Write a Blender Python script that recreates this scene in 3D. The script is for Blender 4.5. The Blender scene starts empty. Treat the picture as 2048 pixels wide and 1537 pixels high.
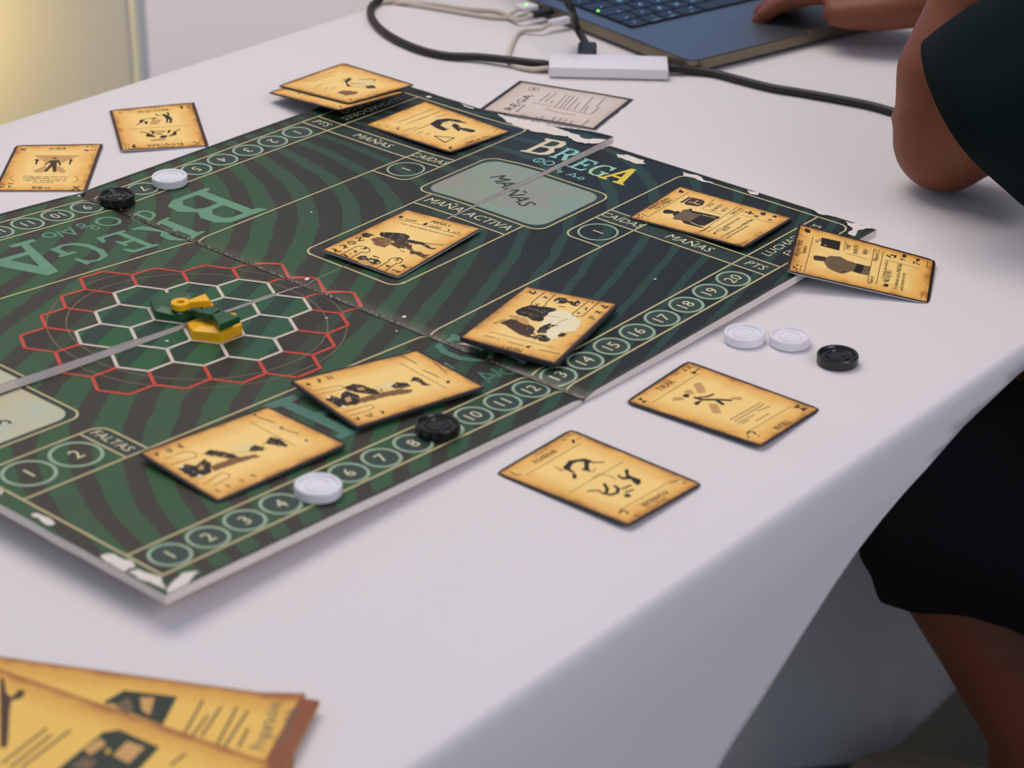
import bpy, bmesh, math, random
from mathutils import Vector, Matrix
from mathutils.geometry import tessellate_polygon
from mathutils import noise as mnoise
random.seed(7)
S = bpy.context.scene
COL = S.collection
PI = math.pi
ZT = 0.74            # table top height

# ---------------------------------------------------------------- camera
cam_d = bpy.data.cameras.new('camera'); cam = bpy.data.objects.new('camera', cam_d); COL.objects.link(cam)
CAMP = (-0.7586137, -0.8716303, 1.2962304)
RX = (0.6525408, -0.7576663, 0.0115022); RY = (-0.3352992, -0.3023225, -0.8922867); RZ = (0.6795329, 0.5783968, -0.4513227)
cam.matrix_world = Matrix(((RX[0], -RY[0], -RZ[0], CAMP[0]), (RX[1], -RY[1], -RZ[1], CAMP[1]), (RX[2], -RY[2], -RZ[2], CAMP[2]), (0, 0, 0, 1)))
cam_d.sensor_fit = 'HORIZONTAL'; cam_d.sensor_width = 36; cam_d.lens = 4397.64 / 2048 * 36
cam_d.clip_start = .05; cam_d.clip_end = 50
cam_d.dof.use_dof = True; cam_d.dof.focus_distance = 1.41; cam_d.dof.aperture_fstop = 9.5
S.camera = cam

# ---------------------------------------------------------------- world, lights, exposure
w = bpy.data.worlds.new('world'); S.world = w; w.use_nodes = True
bg = w.node_tree.nodes['Background']; bg.inputs[0].default_value = (0.66, 0.80, 1.0, 1); bg.inputs[1].default_value = 0.40
def area(name, loc, target, size, power, color):
    d = bpy.data.lights.new(name, 'AREA'); d.shape = 'RECTANGLE'; d.size = size[0]; d.size_y = size[1]; d.energy = power; d.color = color
    o = bpy.data.objects.new(name, d); COL.objects.link(o); o.location = loc
    o.rotation_euler = (Vector(target) - Vector(loc)).to_track_quat('-Z', 'Y').to_euler(); return o
area('unseen_softbox', (0.55, 1.0, 3.3), (.1, 0.0, ZT), (1.9, 1.7), 41, (1.0, .86, .76))
area('unseen_softbox', (0.0, -2.4, 2.3), (0.1, -.3, .6), (1.6, 1.2), 17, (1.0, .84, .88))  # fill added on the camera side to brighten near faces, no ceiling fixture
sd = bpy.data.lights.new('added_wall_spot', 'SPOT'); sd.energy = 330; sd.color = (1.0, .82, .80); sd.spot_size = math.radians(26); sd.spot_blend = .6; sd.shadow_soft_size = .15  # added spot without a fixture, put in to brighten the low back wall
so = bpy.data.objects.new('added_wall_spot', sd); COL.objects.link(so); so.location = (1.7, .1, 2.9); so.rotation_euler = (Vector((1.7, 1.75, .10)) - Vector(so.location)).to_track_quat('-Z', 'Y').to_euler()
lp = bpy.data.lights.new('yellow_lamp', 'POINT'); lp.energy = 4.2; lp.color = (1.0, .70, .10); lp.shadow_soft_size = .12
lo = bpy.data.objects.new('yellow_lamp', lp); COL.objects.link(lo); lo.location = (0.74, 1.60, .42)
S.view_settings.view_transform = 'Standard'; S.view_settings.look = 'None'; S.view_settings.gamma = 1
S.view_settings.exposure = 0.12; S.view_settings.use_curve_mapping = False

# ---------------------------------------------------------------- helpers
def lin(c):
    return tuple((x / 12.92 if x <= .04045 else ((x + .055) / 1.055) ** 2.4) for x in [v / 255 for v in c[:3]]) + (1,)
def mat(name, rgb, rough=.6, spec=.5, noise=0, nscale=40, bump=0, bscale=300, metal=0, emit=None, estr=0, sss=0, coat=0, sheen=0):
    m = bpy.data.materials.new(name); m.use_nodes = True; nt = m.node_tree; N = nt.nodes; b = N['Principled BSDF']
    c = lin(rgb)
    b.inputs['Base Color'].default_value = c; b.inputs['Roughness'].default_value = rough; b.inputs['Specular IOR Level'].default_value = spec; b.inputs['Metallic'].default_value = metal
    b.inputs['Coat Weight'].default_value = coat; b.inputs['Sheen Weight'].default_value = sheen
    if sss: b.inputs['Subsurface Weight'].default_value = sss; b.inputs['Subsurface Scale'].default_value = .01
    tc = N.new('ShaderNodeTexCoord')
    if noise:
        n = N.new('ShaderNodeTexNoise'); n.inputs['Scale'].default_value = nscale; n.inputs['Detail'].default_value = 4
        nt.links.new(tc.outputs['Object'], n.inputs['Vector'])
        mx = N.new('ShaderNodeMix'); mx.data_type = 'RGBA'
        mx.inputs[6].default_value = tuple(v * (1 - noise) for v in c[:3]) + (1,); mx.inputs[7].default_value = tuple(min(1, v * (1 + noise)) for v in c[:3]) + (1,)
        nt.links.new(n.outputs[0], mx.inputs[0]); nt.links.new(mx.outputs[2], b.inputs['Base Color'])
    if bump:
        n2 = N.new('ShaderNodeTexNoise'); n2.inputs['Scale'].default_value = bscale; n2.inputs['Detail'].default_value = 3
        nt.links.new(tc.outputs['Object'], n2.inputs['Vector'])
        bp = N.new('ShaderNodeBump'); bp.inputs['Strength'].default_value = bump; bp.inputs['Distance'].default_value = .002
        nt.links.new(n2.outputs[0], bp.inputs['Height']); nt.links.new(bp.outputs[0], b.inputs['Normal'])
    if emit:
        b.inputs['Emission Color'].default_value = lin(emit); b.inputs['Emission Strength'].default_value = estr
    return m
def link(name, me, mats, parent=None, loc=None, smooth=False):
    o = bpy.data.objects.new(name, me); COL.objects.link(o)
    for m in (mats if isinstance(mats, (list, tuple)) else [mats]): me.materials.append(m)
    if parent: o.parent = parent
    if loc: o.location = loc
    if smooth:
        for p in me.polygons: p.use_smooth = True
    return o
def obj(name, bm, mats, parent=None, loc=None, smooth=False, sharp=None):
    bmesh.ops.recalc_face_normals(bm, faces=bm.faces) if sharp != 'keep' else None
    me = bpy.data.meshes.new(name); bm.to_mesh(me); bm.free()
    o = link(name, me, mats, parent, loc, smooth)
    if smooth and sharp not in (None, 'keep'):
        me.set_sharp_from_angle(angle=math.radians(sharp))
    return o
def tag(o, label=None, cat=None, group=None, kind=None):
    if label: o['label'] = label
    if cat: o['category'] = cat
    if group: o['group'] = group
    if kind: o['kind'] = kind
    return o
def empty(name, loc, rz=0):
    o = bpy.data.objects.new(name, None); COL.objects.link(o); o.location = loc; o.rotation_euler = (0, 0, rz); o.empty_display_size = .02; return o
def box(bm, c, s, bev=0, rz=0, seg=2, mi=0):
    r = bmesh.ops.create_cube(bm, size=1); vs = r['verts']
    M = Matrix.Translation(c) @ Matrix.Rotation(rz, 4, 'Z') @ Matrix.Diagonal((s[0], s[1], s[2], 1))
    bmesh.ops.transform(bm, matrix=M, verts=vs)
    fs = list({f for v in vs for f in v.link_faces})
    if bev:
        es = list({e for v in vs for e in v.link_edges})
        rr = bmesh.ops.bevel(bm, geom=es, offset=bev, segments=seg, affect='EDGES', profile=.5)
        fs = list({f for v in rr['verts'] for f in v.link_faces} | {f for f in fs if f.is_valid})
    for f in fs: f.material_index = mi
    return fs
def catmull(P, n=6):
    P = [Vector(p) for p in P]; out = []
    for i in range(len(P) - 1):
        a, b, c, d = P[max(i - 1, 0)], P[i], P[i + 1], P[min(i + 2, len(P) - 1)]
        for k in range(n):
            t = k / n; out.append(.5 * ((2 * b) + (c - a) * t + (2 * a - 5 * b + 4 * c - d) * t * t + (3 * b - 3 * c + d - a) * t ** 3))
    out.append(P[-1]); return out
def tube(bm, P, R, n=12, caps=True, flat=None, up=(0, 0, 1), jit=0, mi=0):
    """lofted tube; R scalar or list; flat = (scale along up-ish axis) for elliptic sections"""
    P = [Vector(p) for p in P]; m = len(P)
    if not isinstance(R, (list, tuple)): R = [R] * m
    rings = []; prev = None
    for i, p in enumerate(P):
        t = (P[min(i + 1, m - 1)] - P[max(i - 1, 0)]).normalized()
        a = Vector(up) if prev is None else prev
        a = a - t * a.dot(t)
        if a.length < 1e-4: a = Vector((1, 0, 0)) - t * t.x
        a.normalize(); prev = a; b = t.cross(a)
        fl = 1 if flat is None else (flat[i] if isinstance(flat, (list, tuple)) else flat)
        ring = []
        for k in range(n):
            th = 2 * PI * k / n; r = R[i]
            if jit: r *= 1 + jit * mnoise.noise(Vector((i * .7, math.cos(th) * 1.7, math.sin(th) * 1.7)))
            ring.append(bm.verts.new(p + a * (math.cos(th) * r * fl) + b * (math.sin(th) * r)))
        rings.append(ring)
    for r0, r1 in zip(rings, rings[1:]):
        for k in range(n):
            f = bm.faces.new((r0[k], r0[(k + 1) % n], r1[(k + 1) % n], r1[k])); f.material_index = mi
    if caps:
        for rg, rev in ((rings[0], True), (rings[-1], False)):
            f = bm.faces.new(rg[::-1] if rev else rg); f.material_index = mi
    return rings
def lathe(bm, prof, n=40, c=(0, 0, 0), mi=0):
    rings = []
    for r, z in prof:
        if r < 1e-7: rings.append([bm.verts.new((c[0], c[1], c[2] + z))])
        else: rings.append([bm.verts.new((c[0] + r * math.cos(2 * PI * k / n), c[1] + r * math.sin(2 * PI * k / n), c[2] + z)) for k in range(n)])
    for a, b in zip(rings, rings[1:]):
        for k in range(n):
            k2 = (k + 1) % n
            if len(a) == 1 and len(b) == 1: continue
            if len(a) == 1: f = bm.faces.new((a[0], b[k], b[k2]))
            elif len(b) == 1: f = bm.faces.new((a[k], a[k2], b[0]))
            else: f = bm.faces.new((a[k], a[k2], b[k2], b[k]))
            f.material_index = mi
def prism(bm, pts, z0, z1, mi=0):
    a = [bm.verts.new((p[0], p[1], z0)) for p in pts]; b = [bm.verts.new((p[0], p[1], z1)) for p in pts]; n = len(pts)
    fs = [bm.faces.new(a[::-1]), bm.faces.new(b)]
    for k in range(n): fs.append(bm.faces.new((a[k], a[(k + 1) % n], b[(k + 1) % n], b[k])))
    for f in fs: f.material_index = mi
    return fs
def remeshed(name, bm, m, voxel, parent=None, smooth_it=6):
    me = bpy.data.meshes.new(name + '_raw'); bmesh.ops.recalc_face_normals(bm, faces=bm.faces); bm.to_mesh(me); bm.free()
    t = bpy.data.objects.new(name, me); COL.objects.link(t)
    r = t.modifiers.new('r', 'REMESH'); r.mode = 'VOXEL'; r.voxel_size = voxel
    s = t.modifiers.new('s', 'SMOOTH'); s.factor = .5; s.iterations = smooth_it
    dg = bpy.context.evaluated_depsgraph_get(); me2 = bpy.data.meshes.new_from_object(t.evaluated_get(dg))
    bpy.data.objects.remove(t); bpy.data.meshes.remove(me); me2.name = name
    return link(name, me2, m, parent, None, True)

# ---- flat print: polygons collected in the plane of a card or of the board
TXT = {}
def text_mesh(s, shear=0, res=1):
    k = (s, shear, res)
    if k not in TXT:
        cu = bpy.data.curves.new('t', 'FONT'); cu.body = s; cu.size = 1; cu.resolution_u = res; cu.shear = shear
        o = bpy.data.objects.new('t', cu); me = bpy.data.meshes.new_from_object(o)
        V = [(v.co.x, v.co.y) for v in me.vertices]; F = [tuple(p.vertices) for p in me.polygons]
        bpy.data.objects.remove(o); bpy.data.curves.remove(cu); bpy.data.meshes.remove(me)
        x0 = min(v[0] for v in V); x1 = max(v[0] for v in V)
        TXT[k] = ([(x - x0, y) for x, y in V], F, x1 - x0)
    return TXT[k]
_h = text_mesh('H'); CAP = max(y for x, y in _h[0])
class Print:
    def __init__(s): s.P = []          # (verts, faces, mat, layer)
    def poly(s, pts, m, L=1, holes=()):
        loops = [[Vector((p[0], p[1], 0)) for p in l] for l in [pts] + list(holes)]
        V = [p for l in loops for p in l]; F = tessellate_polygon(loops)
        s.P.append(([(v.x, v.y) for v in V], F, m, L))
    def stroke(s, pts, wd, m, L=1, closed=False, step=None):
        P = [Vector(p[:2]) for p in pts]
        if closed: P.append(P[0])
        if step:
            Q = []
            for a, b in zip(P, P[1:]):
                n = max(1, int((b - a).length / step))
                Q += [a.lerp(b, k / n) for k in range(n)]
            P = Q + [P[-1]]
        n = len(P); V = []
        for i in range(n):
            a = P[i - 1] if i else (P[-2] if closed else None); b = P[i + 1] if i < n - 1 else (P[1] if closed else None)
            d1 = (P[i] - a).normalized() if a is not None else None; d2 = (b - P[i]).normalized() if b is not None else None
            if d1 is None: d1 = d2
            if d2 is None: d2 = d1
            t = d1 + d2
            t = d1 if t.length < 1e-5 else t.normalized()
            nn = Vector((-t.y, t.x)); k = 1 / max(.45, nn.dot(Vector((-d1.y, d1.x))))
            V += [tuple(P[i] + nn * wd / 2 * k), tuple(P[i] - nn * wd / 2 * k)]
        s.P.append((V, [(2 * i, 2 * i + 1, 2 * i + 3, 2 * i + 2) for i in range(n - 1)], m, L))
    def ring(s, c, r, wd, m, L=1, n=40):
        s.stroke([(c[0] + r * math.cos(2 * PI * k / n), c[1] + r * math.sin(2 * PI * k / n)) for k in range(n)], wd, m, L, True)
    def disc(s, c, r, m, L=1, n=16):
        s.poly([(c[0] + r * math.cos(2 * PI * k / n), c[1] + r * math.sin(2 * PI * k / n)) for k in range(n)], m, L)
    def text(s, t, p0, p1, h, m, L=1, shear=0, res=1):
        """text stretched from p0 to p1 along its base line, capitals h high"""
        V, F, wd = text_mesh(t, shear, res); d = Vector(p1) - Vector(p0); e = d / wd; nrm = Vector((-d.y, d.x)).normalized() * (h / CAP)
        s.P.append(([tuple(Vector(p0) + e * x + nrm * y) for x, y in V], F, m, L))
    def word(s, t, c, h, dr, m, L=1, shear=0, res=2, stretch=1):
        """text centred on c, reading along dr, natural width"""
        V, F, wd = text_mesh(t, shear, res); k = h / CAP; d = Vector(dr); n = Vector((-d.y, d.x))
        s.P.append(([tuple(Vector(c) + d * ((x - wd / 2) * k * stretch) + n * ((y - CAP / 2) * k)) for x, y in V], F, m, L))
    def glyph(s, g, o, ex, ey, m, L=1):
        f = lambda p: tuple(Vector(o) + Vector(ex) * p[0] + Vector(ey) * p[1])
        s.poly([f(p) for p in g[0]], m, L, [[f(p) for p in h] for h in g[1:]])
    def add(s, bm, index, zf):
        """index: material -> slot; zf(x,y,layer) -> Vector"""
        for V, F, m, L in s.P:
            vs = [bm.verts.new(zf(x, y, L)) for x, y in V]
            for f in F:
                if len(set(f)) < 3: continue
                try: q = bm.faces.new([vs[i] for i in f])
                except ValueError: continue
                q.normal_update()
                if q.normal.z < 0: q.normal_flip()
                q.material_index = index[m]
SERIF = {
'B': [[(0,0),(.62,0),(.8,.1),(.82,.32),(.66,.5),(.76,.64),(.74,.86),(.6,1),(-.04,1.03),(0,.92),(.1,.9),(.1,.1),(0,.08)], [(.26,.1),(.52,.1),(.62,.2),(.6,.4),(.48,.46),(.26,.46)], [(.26,.56),(.46,.56),(.57,.66),(.55,.84),(.46,.9),(.26,.9)]],
'R': [[(0,0),(.36,0),(.36,.08),(.26,.1),(.26,.44),(.38,.44),(.62,0),(.9,0),(.9,.08),(.8,.1),(.58,.46),(.72,.58),(.74,.84),(.6,1),(0,1),(0,.92),(.1,.9),(.1,.1),(0,.08)], [(.26,.54),(.46,.54),(.56,.64),(.55,.84),(.46,.9),(.26,.9)]],
'E': [[(0,0),(.72,0),(.8,.28),(.72,.28),(.6,.1),(.26,.1),(.26,.46),(.46,.46),(.5,.36),(.57,.36),(.57,.66),(.5,.66),(.46,.56),(.26,.56),(.26,.9),(.58,.9),(.66,.74),(.75,.74),(.7,1),(0,1),(0,.92),(.1,.9),(.1,.1),(0,.08)]],
'G': [[(.5,1),(.66,.95),(.74,1),(.8,1),(.8,.66),(.73,.66),(.64,.86),(.48,.92),(.3,.84),(.2,.62),(.2,.36),(.32,.14),(.5,.08),(.66,.14),(.66,.36),(.52,.38),(.52,.46),(.92,.46),(.92,.38),(.82,.36),(.82,.04),(.7,.04),(.5,0),(.24,.06),(.06,.28),(.04,.64),(.18,.9)]],
'A': [[(0,0),(.32,0),(.32,.08),(.22,.1),(.28,.28),(.6,.28),(.66,.1),(.56,.08),(.56,0),(.98,0),(.98,.08),(.88,.1),(.54,1.02),(.38,1),(.12,.1),(0,.08)], [(.32,.38),(.56,.38),(.44,.74)]],
}

# ---------------------------------------------------------------- materials
M = {}
M['cloth'] = mat('white_stretch_fabric', (226, 221, 222), .85, .25, .02, 9, .06, 1400, sheen=.1)
M['cloth_in'] = mat('shaded_stretch_fabric', (226, 221, 222), .9, .2, .02, 9)
M['floor'] = mat('grey_carpet', (104, 106, 100), .95, .2, .2, 120, .3, 400)
M['wall'] = mat('white_wall', (222, 220, 222), .85, .3, .02, 3)
M['post'] = mat('white_post', (222, 226, 232), .35, .5, .02, 20)
M['metal'] = mat('grey_steel', (120, 122, 126), .4, .5, .05, 30, metal=.8)
M['board_edge'] = mat('torn_cardboard_and_glare', (232, 222, 214), .9, .2, .06, 160, .4, 700)
M['cream'] = mat('cream_print', (205, 190, 140), .45, .5, .12, 60)
M['hexwhite'] = mat('white_print', (216, 202, 186), .45, .5, .06, 60)
M['red'] = mat('red_print', (206, 62, 40), .45, .5, .1, 60)
M['thin'] = mat('thin_tan_print', (128, 112, 82), .5, .5, .1, 60)
M['ringgreen'] = mat('pale_green_print', (152, 178, 150), .45, .5, .14, 40)
M['ringdark'] = mat('dark_green_fill', (30, 58, 48), .45, .5, .12, 40)
M['letter'] = mat('sea_green_print', (96, 148, 116), .45, .5, .18, 30)
M['teal'] = mat('teal_print', (72, 120, 104), .45, .5, .16, 30)
M['b_cream'] = mat('letter_cream', (222, 210, 178), .45, .5, .05, 60)
M['b_aqua'] = mat('letter_aqua', (140, 200, 192), .45, .5, .06, 60)
M['b_mint'] = mat('letter_mint', (170, 214, 170), .45, .5, .06, 60)
M['b_yellow'] = mat('letter_yellow', (232, 208, 62), .45, .5, .08, 60)
M['label'] = mat('label_cream', (222, 214, 176), .45, .5, .05, 60)
M['ink'] = mat('black_print', (24, 28, 26), .45, .5, .1, 60)
M['labelbg'] = mat('label_dark_green', (20, 46, 38), .45, .5, .12, 30)
M['boardframe'] = mat('board_dark_rim', (34, 36, 30), .5, .5, .2, 50)
def pile_mat(name, c1, c2, c3):
    m = mat(name, c1, .42, .5); nt = m.node_tree; N = nt.nodes; b = N['Principled BSDF']
    tc = N.new('ShaderNodeTexCoord'); n = N.new('ShaderNodeTexNoise'); n.inputs['Scale'].default_value = 26; n.inputs['Detail'].default_value = 2
    r = N.new('ShaderNodeValToRGB'); r.color_ramp.elements[0].position = .36; r.color_ramp.elements[0].color = lin(c2); r.color_ramp.elements[1].position = .64; r.color_ramp.elements[1].color = lin(c3)
    e = r.color_ramp.elements.new(.5); e.color = lin(c1)
    nt.links.new(tc.outputs['Object'], n.inputs['Vector']); nt.links.new(n.outputs[0], r.inputs[0]); nt.links.new(r.outputs[0], b.inputs['Base Color'])
    return m
M['pile_r'] = pile_mat('grey_green_pile', (140, 160, 140), (150, 150, 138), (128, 160, 150))
M['pile_l'] = pile_mat('beige_pile', (196, 192, 158), (204, 186, 144), (186, 196, 172))
def stripe_mat(name, cols, duty):
    """printed wavy bands: phase is stored per vertex; colours run from the left to the right end of the board"""
    m = bpy.data.materials.new(name); m.use_nodes = True; nt = m.node_tree; N = nt.nodes; Lk = nt.links; b = N['Principled BSDF']
    b.inputs['Roughness'].default_value = .4; b.inputs['Specular IOR Level'].default_value = .32
    at = N.new('ShaderNodeAttribute'); at.attribute_name = 'stripe'
    tc = N.new('ShaderNodeTexCoord'); n = N.new('ShaderNodeTexNoise'); n.inputs['Scale'].default_value = 38; n.inputs['Detail'].default_value = 2
    Lk.new(tc.outputs['Object'], n.inputs['Vector'])
    def math_(op, a, bb=None, cl=False):
        q = N.new('ShaderNodeMath'); q.operation = op; q.use_clamp = cl
        for i, v in enumerate((a, bb)):
            if v is None: continue
            if isinstance(v, (int, float)): q.inputs[i].default_value = v
            else: Lk.new(v, q.inputs[i])
        return q.outputs[0]
    nz = math_('MULTIPLY', math_('SUBTRACT', n.outputs[0], .5), .22)
    ph = math_('FRACT', math_('ADD', math_('ADD', at.outputs['Fac'], nz), .25))
    tri = math_('MULTIPLY', math_('ABSOLUTE', math_('SUBTRACT', ph, .5)), 2.0)       # 0 in the middle of a dark band
    sx = N.new('ShaderNodeSeparateXYZ'); Lk.new(tc.outputs['Object'], sx.inputs[0])
    gx = math_('SUBTRACT', sx.outputs[0], math_('MULTIPLY', sx.outputs[1], .5))
    g = math_('DIVIDE', math_('ADD', gx, .02), .19, True)
    thr = math_('ADD', math_('MULTIPLY', g, duty[1] - duty[0]), duty[0])
    msk = math_('MULTIPLY', math_('SUBTRACT', tri, thr), 22, False); msk = math_('ADD', msk, .5, True)
    def mix(f, a, c):
        q = N.new('ShaderNodeMix'); q.data_type = 'RGBA'; Lk.new(f, q.inputs[0])
        for i, v in ((6, a), (7, c)):
            if isinstance(v, tuple): q.inputs[i].default_value = lin(v)
            else: Lk.new(v, q.inputs[i])
        return q.outputs[2]
    n2 = N.new('ShaderNodeTexNoise'); n2.inputs['Scale'].default_value = 17; n2.inputs['Detail'].default_value = 3; Lk.new(tc.outputs['Object'], n2.inputs['Vector'])
    v = math_('ADD', math_('MULTIPLY', math_('SUBTRACT', n2.outputs[0], .5), 2.4), .5, True)
    light = mix(v, mix(g, cols[0], cols[2]), mix(g, cols[1], cols[3])); dark = mix(g, cols[4], cols[5])
    Lk.new(mix(msk, dark, light), b.inputs['Base Color'])
    n3 = N.new('ShaderNodeTexNoise'); n3.inputs['Scale'].default_value = 500; Lk.new(tc.outputs['Object'], n3.inputs['Vector'])
    bp = N.new('ShaderNodeBump'); bp.inputs['Strength'].default_value = .06; bp.inputs['Distance'].default_value = .0006; Lk.new(n3.outputs[0], bp.inputs['Height']); Lk.new(bp.outputs[0], b.inputs['Normal'])
    return m
M['board'] = stripe_mat('printed_board', [(52, 84, 58), (44, 88, 50), (34, 62, 58), (28, 64, 46), (54, 52, 42), (17, 28, 28)], (.44, .74))
M['hexfill'] = stripe_mat('printed_hex_green', [(38, 84, 62), (30, 92, 48), (38, 84, 62), (32, 84, 52), (26, 58, 44), (24, 54, 44)], (.45, .5))
M['hexbrown'] = stripe_mat('printed_hex_brown', [(52, 62, 44), (46, 66, 40), (40, 56, 42), (40, 56, 42), (50, 42, 32), (44, 38, 30)], (.62, .62))
def card_mat(name, hx, hy, center, mid, edge, rim, rimw=.0019, wob=1.0):
    m = bpy.data.materials.new(name); m.use_nodes = True; nt = m.node_tree; N = nt.nodes; Lk = nt.links; b = N['Principled BSDF']
    b.inputs['Roughness'].default_value = .5; b.inputs['Specular IOR Level'].default_value = .4
    tc = N.new('ShaderNodeTexCoord'); sx = N.new('ShaderNodeSeparateXYZ'); Lk.new(tc.outputs['Object'], sx.inputs[0])
    oi = N.new('ShaderNodeObjectInfo'); va = N.new('ShaderNodeVectorMath'); va.operation = 'ADD'; Lk.new(tc.outputs['Object'], va.inputs[0]); Lk.new(oi.outputs['Location'], va.inputs[1])
    def mt(op, a, bb=None, cl=False):
        q = N.new('ShaderNodeMath'); q.operation = op; q.use_clamp = cl
        for i, v in enumerate((a, bb)):
            if v is None: continue
            if isinstance(v, (int, float)): q.inputs[i].default_value = v
            else: Lk.new(v, q.inputs[i])
        return q.outputs[0]
    d = mt('MINIMUM', mt('SUBTRACT', hx, mt('ABSOLUTE', sx.outputs[0])), mt('SUBTRACT', hy, mt('ABSOLUTE', sx.outputs[1])))
    n = N.new('ShaderNodeTexNoise'); n.inputs['Scale'].default_value = 95; n.inputs['Detail'].default_value = 5; Lk.new(va.outputs[0], n.inputs['Vector'])
    dn = mt('ADD', d, mt('MULTIPLY', mt('SUBTRACT', n.outputs[0], .5), .011 * wob))
    r = N.new('ShaderNodeValToRGB'); E = r.color_ramp.elements
    E[0].position = .02; E[0].color = lin(edge); E[1].position = 1; E[1].color = lin(center); e = E.new(.34); e.color = lin(mid)
    Lk.new(mt('DIVIDE', dn, .0165, True), r.inputs[0])
    mx = N.new('ShaderNodeMix'); mx.data_type = 'RGBA'; Lk.new(mt('GREATER_THAN', d, rimw), mx.inputs[0]); mx.inputs[6].default_value = lin(rim); Lk.new(r.outputs[0], mx.inputs[7])
    Lk.new(mx.outputs[2], b.inputs['Base Color']); return m
CHX, CHY = 4.92 * .0179 / 2, 3.47 * .0179 / 2
M['card'] = card_mat('parchment_card', CHX, CHY, (255, 216, 132), (243, 186, 92), (168, 100, 44), (40, 28, 24))
M['card_side'] = mat('dark_card_side', (58, 54, 58), .6, .4, .1, 100)
M['card_white'] = mat('white_card_side', (196, 200, 206), .7, .4, .05, 100)
for k, c in {'K': (30, 22, 18), 'D': (72, 46, 32), 'M': (132, 92, 52), 'G': (112, 92, 66), 'T': (206, 160, 96), 'L': (244, 216, 152), 'W': (248, 232, 190), 'Q': (32, 48, 38), 'N': (108, 104, 92), 'Y': (214, 172, 40)}.items():
    M[k] = mat('print_' + k.lower(), c, .55, .35, .14 if k != 'K' else .05, 300)
# ---------------------------------------------------------------- traced data (card millimetres, board units)
POSES={'c1':{'x':0.13523,'y':-0.26353,'t':-1.51784,'z':[0.74311,0.74072,0.74342,0.74165]},'c2':{'x':0.02552,'y':-0.26372,'t':-1.57111,'z':[0.74197,0.74123,0.74342,0.74044]},'c3':{'x':0.2173,'y':0.29807,'t':-2.18115,'z':[0.74282,0.74052,0.74217,0.74142]},'c4':{'x':0.11521,'y':0.29368,'t':0.73956,'z':[0.7406,0.74053,0.74159,0.74065]},'c5':{'x':0.17024,'y':0.01134,'t':-3.05051,'z':[0.75127,0.74764,0.75052,0.74923]},'c6':{'x':0.32827,'y':-0.11341,'t':-1.49683,'z':[0.75347,0.75259,0.75262,0.75044]},'c7':{'x':0.3368,'y':-0.2237,'t':-1.09149,'z':[0.75895,0.74301,0.74045,0.75208]},'c8':{'x':0.33649,'y':0.13364,'t':-1.61981,'z':[0.75138,0.75024,0.75085,0.74824]},'c9':{'x':0.33586,'y':0.2345,'t':-1.71447,'z':[0.74982,0.75763,0.75769,0.74724]},'c11':{'x':0.13394,'y':-0.13278,'t':-2.8906,'z':[0.75152,0.74973,0.7528,0.75015]},'c12':{'x':0.01383,'y':-0.12533,'t':-3.30538,'z':[0.7498,0.75323,0.75673,0.7489]},'c13':{'x':-0.09402,'y':-0.12613,'t':-3.17589,'z':[0.75393,0.75581,0.75996,0.75392]},'c10':{'x':0.34969,'y':0.2383,'t':-1.71216,'z':[0.75312,0.75889,0.75833,0.74808]}}
SHEET={'x':0.45112,'y':0.11778,'t':-1.28915,'L':0.09447,'S':0.075}
BOOKS={'book1':([-0.26265,-0.32412,0.75],-1.34612),'book2':([-0.21448,-0.30206,0.746],-1.07339),'book3':([-0.21186,-0.29037,0.743],-0.87506)}
CHIPS_AND_GLARE=[[(21.76,6.84),(21.89,6.21),(21.87,4.7),(21.66,3.76),(20.95,1.64),(21.4,0.76),(20.96,0.78),(20.54,1.31),(20.52,1.72),(20.89,2.44),(20.84,3.21),(20.89,3.75),(20.87,4.37),(20.96,4.7),(21.23,5.96)],[(20.95,0.09),(21.18,-0.29),(21.17,-1.1),(20.91,-1.38),(20.68,-1.11),(20.73,-0.71),(20.71,-0.21)],[(21.2,-2.96),(21.3,-3.53),(21.1,-3.96),(21.13,-4.44),(20.92,-4.09),(20.98,-3.49),(20.91,-3.18)],[(21.36,-5.8),(21.48,-6.26),(21.23,-6.37),(21.14,-6.09)],[(21.48,-8.61),(21.57,-9.02),(21.57,-9.54),(21.42,-9.57),(21.29,-9.01)],[(21.35,-10.11),(21.48,-10.57),(21.41,-11.19),(20.98,-10.9),(20.46,-11.1),(20.47,-10.81),(20.98,-10.7)],[(21.61,8.85),(21.64,8.5),(21.63,8.09),(21.53,7.94),(21.49,8.24)],[(-11.75,-5.64),(-11.6,-5.73),(-11.56,-6.29),(-11.63,-6.52),(-11.78,-6.52),(-11.82,-6.18)],[(-11.88,-8.67),(-11.68,-8.73),(-11.49,-9.39),(-11.64,-9.77),(-11.98,-9.76),(-12.04,-9.32)],[(-11.95,-9.84),(-11.65,-9.89),(-11.49,-10.62),(-11.82,-11.17),(-11.87,-10.61)],[(-11.83,-11.2),(-10.98,-10.84),(-10.6,-11.07),(-11.04,-11.25),(-11.73,-11.49),(-11.91,-11.35)],[(-11.45,-3.9),(-11.48,-4.09),(-11.66,-4.23),(-11.66,-4.18)],[(5.05,-5.97),(5.21,-6.16),(5.29,-6.67),(5.26,-6.95),(5.13,-6.9),(5.14,-6.39)],[(5.37,-7.85),(5.55,-8.1),(5.52,-8.58),(5.41,-8.55),(5.41,-8.15)],[(4.92,10.67),(5.06,10.61),(4.93,10.19),(4.8,10.26)]]
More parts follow.
